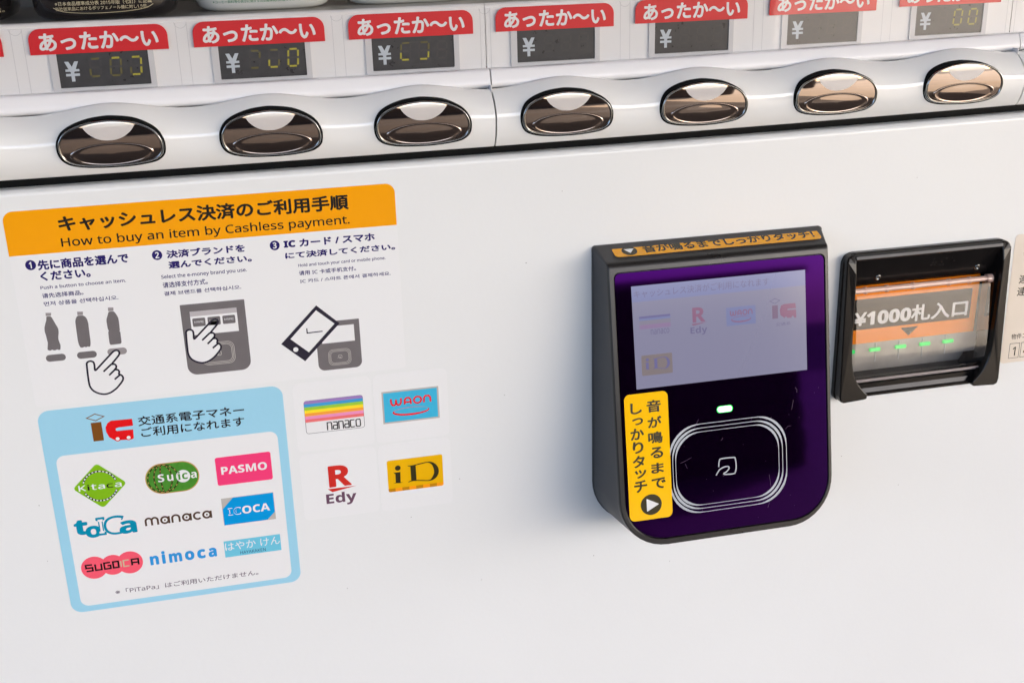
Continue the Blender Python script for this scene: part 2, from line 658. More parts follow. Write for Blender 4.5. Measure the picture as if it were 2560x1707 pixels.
for a, b in ((UL + 4, 245.5), (246.4, 550.6), (551.5, UR - 4)):
    r = MB()
    uu = steps(a, b, 2.75)
    rows = [[Wb(u, rail_top(u) + 1.4, -14) for u in uu], [Wb(u, rail_top(u) + 0.4, -5.0) for u in uu]]
    for k in range(27):
        t = k / 26.0
        t = t * t * (3 - 2 * t) * 0.5 + t * 0.5
        rows.append([Wb(u, rail_top(u) + t * (RB - rail_top(u)), rail_h(u, rail_top(u) + t * (RB - rail_top(u)))) for u in uu])
    rows.append([Wb(u, RB - 0.1, 0.0) for u in uu])
    rows.append([Wb(u, RB - 0.9, -12) for u in uu])
    r.grid(rows, white_gloss)
    for i in (0, -1):                              # end caps close the shell
        r.face([row[i] for row in rows], white_gloss)
    r.build('button_rail', vm)
for a, b in ((245.65, 246.25), (550.75, 551.35)):  # grey strip seen in the seam between two rails
    js = MB()
    js.box(*bend(a, 0)[:1], *bend(b, 0)[:1], bend(a, -36)[1], bend(a, -5)[1], -12, -1.5, grey_frame)
    js.build('joint_strip', vm)

# sill under the display window
for a, b in ((UL + 4, 246.6), (247.3, 555.0), (555.6, UR - 4)):
    s = MB()
    uu = steps(a, b, 16)
    pr = [(-43.0, -19.0), (-43.5, -12.0), (-43.5, -9.4), (-43.2, -8.7), (-42.6, -8.2), (-41.6, -7.7), (-40.0, -7.1), (-38.0, -6.4), (-36.6, -6.1), (-35.6, -6.3), (-34.6, -7.2), (-33.6, -10), (-33.4, -20)]
    s.grid([[Wb(u, v, h) for u in uu] for v, h in pr], white_plastic)
    for i in (0, -1):
        s.face([Wb(uu[i], v, h) for v, h in pr], white_plastic)
    s.build('window_sill', vm)
db = MB()                                          # dark cavity behind sill and rail
db.grid([[Wb(u, v, -18.6) for u in steps(UL + 4, UR - 4, 20)] for v in (-44, -3)], void_black)
db.build('rail_backing', vm)

# price strip behind the acrylic, in two lengths
for a, b in ((UL + 4, 247.0), (247.35, 555.2), (555.6, UR - 4)):
    p = MB()
    uu = steps(a, b, 16)
    p.grid([[Wb(u, v, h) for u in uu] for v, h in ((-76.0, -24), (-76.2, -19.6), (-75.9, -18.6), (-75.2, -18.0), (-74.7, -18.0), (-74.5, -18.5), (-73.8, -18.5), (-73.6, -18.0), (-42.6, -18.0), (-42.4, -19))], strip_white, smooth=False)
    p.build('price_strip', vm)
for i in range(-1, 8):                             # pale card joints, each with a round finger tab
    st = MB()
    u = 54.8 + 77 * i - 38.5
    for du in (-3.0, 2.4):
        q = [bend(u + du, -73.4), bend(u + du + 0.25, -73.4), bend(u + du + 0.25, -43), bend(u + du, -43)]
        st.raw([W(x, y, -17.9) for x, y in q], [[0, 1, 2, 3]], grey_frame)
    c = bend(u - 0.4, -73.8)
    arc = [(c[0] + 3 * math.cos(math.radians(k)), c[1] + 3.0 * math.sin(math.radians(k))) for k in range(0, 181, 15)]
    st.line(arc, 0.22, grey_frame, lambda x, y, o: W(x, y, -17.85), 0)
    st.build('card_joint', vm)

# shelf and lit interior behind the window
sh = MB()
sh.grid([[Wb(u, v, h) for u in steps(UL + 4, UR - 4, 20)] for v, h in ((-76.0, -19.6), (-76.05, -60), (-76.05, -150), (-480, -150), (-500, -20))], shelf_grey, smooth=False)
sh.build('display_shelf', vm)
aw = MB()
uu = steps(UL + 4, UR - 4, 20)
aw.grid([[Wb(u, v, -11.0) for u in uu] for v in (-560, -300, -120, -80, -43.2)], acrylic)
aw.build('display_window', vm)


# price windows: frame > dark panel, yen sign, three digits
SEG = {'a': ((0.5, 0), (3.5, 0)), 'g': ((0.5, 3.6), (3.5, 3.6)), 'd': ((0.5, 7.2), (3.5, 7.2)), 'f': ((0, 0.5), (0, 3.1)), 'b': ((4, 0.5), (4, 3.1)), 'e': ((0, 4.1), (0, 6.7)), 'c': ((4, 4.1), (4, 6.7))}
LIT = [({'e': 1, 'd': 1, 'a': 1}, {'a': 2, 'f': 1, 'b': 1, 'c': 1, 'd': 1, 'e': 1}, {'a': 2, 'b': 2, 'c': 2, 'd': 2, 'e': 1}),
       ({'a': 1, 'b': 1, 'd': 1}, {'c': 1, 'd': 2, 'e': 2, 'a': 1}, {'a': 2, 'b': 2, 'c': 2, 'd': 2, 'e': 2, 'f': 2}),
       ({'e': 2, 'd': 2, 'a': 1, 'f': 1}, {'a': 1, 'b': 1, 'c': 2, 'd': 2}, {}), ({}, {}, {}), ({}, {}, {}), ({}, {}, {}),
       ({}, {'a': 2, 'b': 2, 'c': 2, 'd': 2, 'e': 2, 'f': 2}, {'a': 2, 'b': 2, 'c': 2, 'd': 2, 'e': 2, 'f': 2})]
for i in range(7):
    u0 = 77.0 * i
    du, dv = bend(u0 + 54.4, -52)
    du -= 54.4
    dv += 52
    f = MB()
    F = lambda x, y, o: W(x + du, y + dv, -18.0 + o)
    o_ = rrect(29.4, 78.6, -66.0, -42.7, 0.6, 3)
    i_ = rrect(32.9, 75.9, -66.4, -44.8, 0.4, 3)
    for a, b, oa, ob in ((o_, o_, 0.05, 0.9), (o_, i_, 0.9, 0.9), (i_, i_, 0.9, 0.2)):
        n = len(a)
        f.raw([F(p[0], p[1], oa) for p in a] + [F(p[0], p[1], ob) for p in b], [[k, (k + 1) % n, n + (k + 1) % n, n + k] for k in range(n)], grey_frame)
    fr = f.build('price_display', vm)
    d = MB()
    d.poly(i_, display_dark, F, 0.22)
    d.build('display_panel', fr)
    y = MB()
    for a in ([(36.1, -57.4), (38.0, -57.4), (40.4, -52.9), (38.2, -52.4)], [(42.6, -57.4), (40.8, -57.4), (38.2, -52.9), (40.4, -52.4)],
              [(36.1, -53.7), (42.6, -53.7), (42.6, -52.6), (36.1, -52.6)], [(36.1, -51.6), (42.6, -51.6), (42.6, -50.4), (36.1, -50.4)], [(38.5, -53.2), (40.1, -53.2), (40.1, -47.8), (38.5, -47.8)]):
        y.poly(a, yen_grey, F, 0.30 + 0.01 * len(y.f))
    y.build('yen_sign', fr)
    for k in range(3):
        g = MB()
        for nm, (p, q) in SEG.items():
            m = (seg_off, seg_dim, seg_on)[LIT[i][k].get(nm, 0)]
            sl = lambda x, y_: (47.6 + 9.6 * k + x * 1.22 + (7.2 - y_) * 0.09, -58.2 + y_ * 1.17)
            g.line([sl(*p), sl(*q)], 0.95, m, F, 0.34)
        g.build('digit', fr)

# selection buttons: rim > face, lens, dish
OUT = [(1.8, -12.8), (11.0, -11.5), (18.0, -8.6), (22.2, -5.4), (24.4, -1.4), (24.9, 2.4), (24.1, 6.2), (21.6, 8.8), (17.6, 10.3), (7.9, 11.5), (-2.1, 11.6), (-12.0, 11.0), (-18.7, 9.6), (-22.6, 7.4), (-24.6, 4.1), (-25.1, 0.1), (-24.4, -3.4), (-22.0, -6.9), (-17.5, -9.6), (-10.5, -11.8), (-4.0, -12.7)]
OUT = smooth_loop(OUT, 4)
# symmetrise a little
BC = -20.3


def face_h(x, y):
    return 10.3 - 0.0115 * (y + 5.0) ** 2 - 0.0006 * x * x


def sc(k, ky=None):
    ky = ky or k
    return [(x * k, (y + 0.6) * ky - 0.6) for x, y in OUT]


def make_button():
    root = MB()
    L = lambda x, y, h: W(BTN_U[0] + x, BC + y, h)
    lo = [(sc(1.012, 1.025), lambda x, y: rail_h(BTN_U[0] + x, BC + y) + 0.05), (sc(1.0), lambda x, y: rail_h(BTN_U[0] + x, BC + y) + 0.25), (sc(0.985, 0.97), lambda x, y: face_h(x, y) - 0.6), (sc(0.972, 0.945), lambda x, y: face_h(x, y) - 1.6)]
    root.grid([[L(x, y, fn(x, y)) for x, y in l + l[:1]] for l, fn in lo], gasket)
    ro = root.build('selection_button', vm)
    rg = MB()                                      # polished ring
    lo = [(0.972, 0.945, -1.6), (0.965, 0.93, 0.3), (0.955, 0.91, 0.9), (0.94, 0.885, 0.85), (0.925, 0.86, 0.2), (0.92, 0.85, -0.2)]
    rg.grid([[L(x, y, face_h(x, y) + dh) for x, y in sc(a, b) + sc(a, b)[:1]] for a, b, dh in lo], chrome_dark)
    rg.build('ring', ro)
    fa = MB()
    ks = [1, .93, .85, .76, .66, .55, .44, .33, .22, .11, .02]
    base = sc(0.921, 0.852)
    fa.grid([[L(x * k, (y + .6) * k - .6, face_h(x * k, (y + .6) * k - .6)) for x, y in base + base[:1]] for k in ks], chrome)
    fa.face([L(x * .02, (y + .6) * .02 - .6, face_h(0, -.6)) for x, y in base], chrome)
    fa.build('face', ro)
    le = MB()                                      # pale lens under the top edge
    top = [(-12.0, -9.2), (-9, -9.75), (-5, -10.3), (0, -10.5), (5, -10.3), (9, -9.6), (12.0, -8.9)]
    bot = [(-12.0, -9.1), (-9.7, -5.9), (-5.5, -3.1), (-0.3, -2.2), (5.0, -3.1), (9.4, -5.7), (12.0, -8.8)]
    top, bot = smooth_loop(top, 5, False), smooth_loop(bot, 5, False)
    le.grid([[L(a[0] + (b[0] - a[0]) * k / 8, a[1] + (b[1] - a[1]) * k / 8, face_h(a[0] + (b[0] - a[0]) * k / 8, a[1] + (b[1] - a[1]) * k / 8) + 0.12) for a, b in zip(top, bot)] for k in range(9)], pearl)
    le.build('lens', ro)
    di = MB()                                      # finger dish: a rim line and a hollow
    prof_ = [(1.06, 0.05), (1.03, 0.45), (1.0, 0.5), (0.975, 0.35), (0.93, 0.22), (0.85, 0.16), (0.7, 0.13), (0.5, 0.11), (0.25, 0.10), (0.03, 0.10)]
    rows = []
    for k, dh in prof_:
        rows.append([])
        for j in range(49):
            a = 2 * math.pi * j / 48
            x, y = 18.4 * k * math.cos(a), 4.55 + 5.2 * k * math.sin(a)
            hol = max(0.0, 1 - k * k)
            rows[-1].append(L(x, y, face_h(x, y) + dh + 0.42 * hol))
    di.grid(rows, chrome)
    di.face(rows[-1][:-1], chrome)
    di.build('dish', ro)
    return ro


proto = make_button()
for i in range(7):
    o = proto if i == 0 else copy_tree(proto, vm)
    bu, bv = bend(BTN_U[i], BC)
    o.location = Vector(((bu - BTN_U[0]) / 1000.0, 0, -(bv - BC) / 1000.0))

# bill slot --------------------------------------------------------------
BL, BR, BT, BB = 452.4, 562.2, 71.6, 164.6
CXm = (BL + BR) / 2
fm = MB()
pl_ = [(BL, BT + 7), (BL + .8, BT + 4), (BL + 3, BT + 1.2), (BL + 6, BT + .2)]
# base flange: thin rounded sheet lying on the panel, with the opening
outl = rrect(BL, BR, BT, BB, (7, 7, 4, 4), 6)
inl = rrect(BL + 8, BR - 8, BT + 3, BB - 9, 1.5, 6)
n = len(outl)
fm.grid([[W(p[0], p[1], 0) for p in outl + outl[:1]], [W(p[0], p[1], 3.0) for p in outl + outl[:1]], [W(CXm + (p[0] - CXm) * .985, 119 + (p[1] - 119) * .985, 4.2) for p in outl + outl[:1]],
         [W(p[0], p[1], 4.2) for p in inl + inl[:1]], [W(p[0], p[1], -22) for p in inl + inl[:1]]], black_plastic, smooth=False)
fm.face([W(p[0], p[1], -22) for p in inl], black_plastic)
bill = fm.build('bill_slot', vm)
band = [(x, y * 0.952) for x, y in [(0, 0), (6.2, 0), (6.0, 20), (6.4, 46), (7.0, 66), (8.4, 76), (11.5, 83.5), (15.0, 88.5), (18.2, 91.8), (18.2, 95.2), (16.5, 95.6), (3.0, 96.4), (.8, 95.4), (0, 92)]]
for side in (0, 1):
    ck = MB()
    fl = (lambda x: BL + .6 + x) if side == 0 else (lambda x: BR - .6 - x)
    pts = smooth_loop([(fl(x), BT + .8 + y) for x, y in band[1:9]], 3, False) + [(fl(x), BT + .8 + y) for x, y in band[9:]] + [(fl(0), BT + 4.5), (fl(1.2), BT + 1.8), (fl(3.4), BT + .7)]

    def hh(v):                                    # height of the cheek's front edge: rounded nose at the top
        t = (v - BT)
        return 4.3 + 4.6 * min(1.0, max(0.0, t / 14.0)) ** 0.5 + 1.6 * max(0, min(1, (t - 60) / 36))
    m_ = len(pts)
    cen = (sum(p[0] for p in pts) / m_, 0)
    frnt = []
    for p in pts:
        frnt.append(W(p[0], p[1], hh(p[1])))
    bck = [W(p[0], p[1], -14) for p in pts]
    bm = bmesh.new()
    vv = [bm.verts.new((p[0], p[1], 0)) for p in pts]
    bm.faces.new(vv).normal_update()
    bmesh.ops.triangulate(bm, faces=bm.faces[:])
    bm.verts.index_update()
    tri = [[v.index for v in f_.verts] for f_ in bm.faces]
    bm.free()
    ck.raw(frnt + bck, tri + [[i, (i + 1) % m_, m_ + (i + 1) % m_, m_ + i] for i in range(m_)], black_plastic)
    ck.build('cheek', bill, bevel=0.9, segs=3)
tp = MB()                                          # sloping top plate with braille dots and two screws
tpf = lambda v: 6.0 - (v - 75) * 0.42


def tps(u, v, off):
    return W(u, v, tpf(v) + off)


tp.grid([[W(u, v, h) for u in (BL + 6.6, BR - 6.6)] for v, h in ((72.6, 4.3), (73.4, 6.4), (75, 6.0 + .9), (76, tpf(76) + .4), (93.5, tpf(93.5)), (95.0, tpf(93.5) - 3))], black_plastic, smooth=False)
dots = [(511.3, 79.6), (511.3, 82.3), (513.4, 82.3), (513.2, 84.3), (510.8, 84.2), (517.4, 82.3), (516.8, 84.4), (518.9, 84.6), (519.9, 80.2), (523.4, 80.2), (525.6, 82.4)]
for x, y_ in dots:
    r_ = [[tps(x + .62 * math.cos(a) * math.cos(b), y_ + .62 * math.sin(a) * math.cos(b), .45 * math.sin(b)) for a in [2 * math.pi * k / 10 for k in range(11)]] for b in (0, .5, 1.0, 1.5)]
    tp.grid(r_, black_plastic)
tp.build('top_plate', bill)
for x, y_ in ((477.5, 89.4), (544.0, 89.0)):
    s = MB()
    r_ = [[tps(x + k * 2.0 * math.cos(a), y_ + k * 2.0 * math.sin(a), h_) for a in [2 * math.pi * j / 16 for j in range(17)]] for k, h_ in ((1, 0.0), (1, .4), (.8, .75), (.45, .8), (.4, .2), (.05, .2))]
    s.grid(r_, chrome_dark)
    s.build('screw', bill)
# recessed label plate with the lettering, green lamps below it
Bs = lambda u, v, off: W(u, v, -4.0 - (v - 96) * 0.02 + off)
lb = MB()
lb.poly(rrect(BL + 8.5, 550.0, 95.0, 132.5, .5, 2), orange_plastic, Bs, 0)
lbo = lb.build('slot_label', bill)
l2 = MB()
l2.poly(rrect(BL + 8.6, 545.8, 103.6, 123.3, .3, 2), black_plastic, Bs, .15)
l2.build('label_band', lbo)
l3 = MB()
l3.text('¥1000札入口', 467.2, 121.2, 543.4, 111.0, .028, white_ink, Bs, .3)
l3.build('lettering', lbo)
l4 = MB()
l4.poly([(498.8, 125.0), (510.6, 125.0), (504.8, 130.4)], black_ink, Bs, .3)
l4.build('arrow', lbo)
sg = MB()
sg.grid([[W(u, v, h) for u in (BL + 8.5, BR - 8.5)] for v, h in ((132.5, -4.8), (133.2, -6.5), (146, -6), (149, -16), (158, -16))], slot_reflect_grey, smooth=False)
for u in steps(468, 548, 16)[1:-1]:
    sg.box(u - .2, u + .2, 134, 146, -6.6, -5.7, grey_frame)
sg.build('slot_throat', bill)
gl_ = mat('green_lamp', (0.05, 0.5, 0.12, 1), .3, emit=(0.02, 0.85, 0.16, 1), estr=.15)
for u in (465.8, 483, 500.6, 517.3, 533.4):
    q = MB()
    q.box(u - 3.6, u + 3.6, 136.6, 138.8, -6.3, -4.6, gl_)
    q.build('lamp', bill, bevel=.4)
ro_ = MB()                                         # clear hinge rod with collars
for (a, b, r_) in ((BL + 8, BR - 8.2, 1.7), (BL + 16, BL + 17.2, 2.3), (BL + 30, BL + 31.4, 2.3), (500, 501.2, 2.3), (524, 525.2, 2.3), (538, 539.2, 2.3), (BR - 12, BR - 8.5, 2.6)):
    ro_.grid([[W(u, 96.2 + r_ * math.sin(t), 1.6 + r_ * math.cos(t)) for t in [2 * math.pi * k / 16 for k in range(17)]] for u in (a, b)], mat('rosy_acrylic', (0.75, 0.50, 0.40, 1), .12, coat=.5) if 'rosy_acrylic' not in MATS else MATS['rosy_acrylic'])
ro_.build('hinge_rod', bill)
cv = MB()                                          # curved clear flap
cp = [(98.0, 5.2), (101, 5.6), (108, 6.3), (116, 7.1), (124, 7.9), (130, 8.4), (136, 8.6), (141, 8.3), (145.5, 7.4), (149.5, 5.5), (152.5, 2.8), (154, 0.0)]
cp = smooth_loop(cp, 3, False)
uu = steps(BL + 9.5, 551.0, 20)
cv.grid([[W(u, v, h) for u in uu] for v, h in cp], clear_cover)
cv.face([W(uu[0], v, h) for v, h in cp] + [W(uu[0], 150, -3), W(uu[0], 98, -3)], clear_cover)
cv.face([W(uu[-1], v, h) for v, h in cp] + [W(uu[-1], 150, -3), W(uu[-1], 98, -3)], clear_cover)
cv.build('clear_flap', bill)
ce = MB()
edge_m = mat('flap_edge', (0.30, 0.26, 0.26, 1), .1, coat=.6)
ce.box(BL + 11.5, 549.5, 152.0, 153.0, 4.2, 5.6, edge_m)
ce.box(BL + 11.5, 549.5, 153.8, 154.6, 2.2, 3.8, edge_m)
ce.build('flap_edge', bill, bevel=.3)
lpb = MB()
lpb.grid([[W(u, v, h) for u in (BL + 14, BR - 14)] for v, h in ((155.8, -14), (155.8, 1.0), (156.6, 3.5), (161.0, 5.2), (162.4, 4.6), (163.2, 2))], black_plastic, smooth=False)
lpb.build('bottom_lip', bill)

# ================================================================== RED LABELS
R_ = MB()
RS = lambda u, v, off: W(u, v, -16.9 + off)


def label_body(mb):
    o_ = rrect(21.4, 86.3, -73.5, -61.3, (5.5, 5.5, .15, .15), 7)
    mb.poly(o_, label_red, RS, 0.3)
    n_ = len(o_)
    mb.raw([RS(p[0], p[1], .3) for p in o_] + [RS(p[0], p[1], 0) for p in o_], [[k, (k + 1) % n_, n_ + (k + 1) % n_, n_ + k] for k in range(n_)], label_red)


label_body(R_)
GRP = 'red hot drink labels along the price strip'
names = ['red hot drink label cut off by the left edge of the picture', 'red hot drink label over the leftmost full price window, below the black bottle', 'red hot drink label below the white bottle with small green print',
         'red hot drink label just left of the seam in the price strip', 'red hot drink label just right of the seam in the price strip', 'fifth whole red hot drink label from the left',
         'red hot drink label whose top is cut off, second from the right', 'red hot drink label nearly cut off by the top edge, farthest right']
proto = R_.build('price_label', label=names[0], cat='label', group=GRP)
tx = MB()
tx.text('あったか〜い', 26.3, -63.1, 81.5, -71.0, .035, label_white, RS, .36)
tx.build('lettering', proto)
home = proto.location.copy()
for i in range(8):
    o = proto if i == 0 else copy_tree(proto)
    o['label'] = names[i]
    bu, bv = bend(77.0 * (i - 1) + 54, -67)
    o.location = home + Vector(((bu - 54) / 1000.0, 0, -(bv + 67) / 1000.0))

# ================================================================== BOTTLES
def bottle(uc, hc, a, b, m, label, cap_m):
    root = MB()
    pr = [(-76.2, .55), (-76.2, .80), (-77.0, .88), (-78.6, .95), (-81.5, .99), (-86, 1.0), (-180, 1.0), (-196, .93), (-210, .70), (-222, .42), (-236, .36), (-240, .36)]

    def loop(v, k, n_=64):
        out = []
        for j in range(n_ + 1):
            t = 2 * math.pi * j / n_
            c, s_ = math.cos(t), math.sin(t)
            e = 0.55
            out.append(W(uc + a * k * math.copysign(abs(c) ** e, c), v, hc + b * k * math.copysign(abs(s_) ** e, s_)))
        return out
    root.grid([loop(v, k) for v, k in pr], m)
    root.face(loop(*pr[0])[:-1], m)
    root.face(loop(*pr[-1])[:-1], m)
    o = root.build('drink_bottle', label=label, cat='bottle', group='dummy bottles on the display shelf')
    c_ = MB()
    c_.grid([loop(v, k, 32) for v, k in ((-240.2, .38), (-256, .38), (-257, .36), (-257, .02))], cap_m)
    c_.build('cap', o)
    return o


def bsurf(uc, hc, a, b):
    def fn(u, v, off):
        x = min(.999, abs((u - uc) / a))
        k = .95 + .04 * min(1, (-v - 78.6) / 2.9) if v > -81.5 else (.99 + .01 * min(1, (-v - 81.5) / 4.5))
        return W(u, v, hc + b * k * (1 - x ** (2 / .55)) ** (.55 / 2) + off)
    return fn


capm = mat('bottle_cap', (0.5, 0.48, 0.45, 1), .4)
o = bottle(-21.5, -62, 34, 25, bottle_black, 'black drink bottle cut off by the left edge of the picture, with a red line', capm)
t = MB()
sf = bsurf(-21.5, -62, 34, 25)
t.text('に対し2倍。', -8, -80.4, 8.6, -82.6, 0, label_cream, sf, .15)
t.line([(-20, -85.2), (4, -84.8)], .5, red_ink, sf, .15)
t.build('print', o)
o = bottle(57.5, -48, 35, 25, bottle_black, 'black drink bottle with two lines of small cream print, behind the leftmost whole red label', capm)
t = MB()
sf = bsurf(57.5, -48, 35, 25)
t.text('※日本食品標準成分表 2015年版（七訂）に記載', 35.0, -83.2, 80.5, -85.2, .006, label_cream, sf, .15)
t.text('当社従来品におけるポリフェノール値に対し1.5倍。', 35.0, -80.9, 78.5, -82.7, .006, label_cream, sf, .15)
t.line(smooth_loop([(34, -82.4), (38, -80.6), (46, -79.6), (57, -79.3), (68, -79.7), (77, -80.8), (81, -82.6)], 4, False), .28, label_cream, sf, .15)
t.build('print', o)
o = bottle(135.6, -62, 35.5, 25, bottle_white, 'white drink bottle with a line of tiny green print, left of the other white bottle', capm)
t = MB()
sf = bsurf(135.6, -62, 35.5, 25)
t.text('※コーヒー飲料等の表示に関する公正競争規約に基づくコーヒー規格', 109.5, -80.4, 159, -82.0, .004, bottle_green, sf, .15)
t.build('print', o)
bottle(213.0, -66, 35, 25, bottle_white, 'plain white drink bottle to the right of the one with green print', capm)

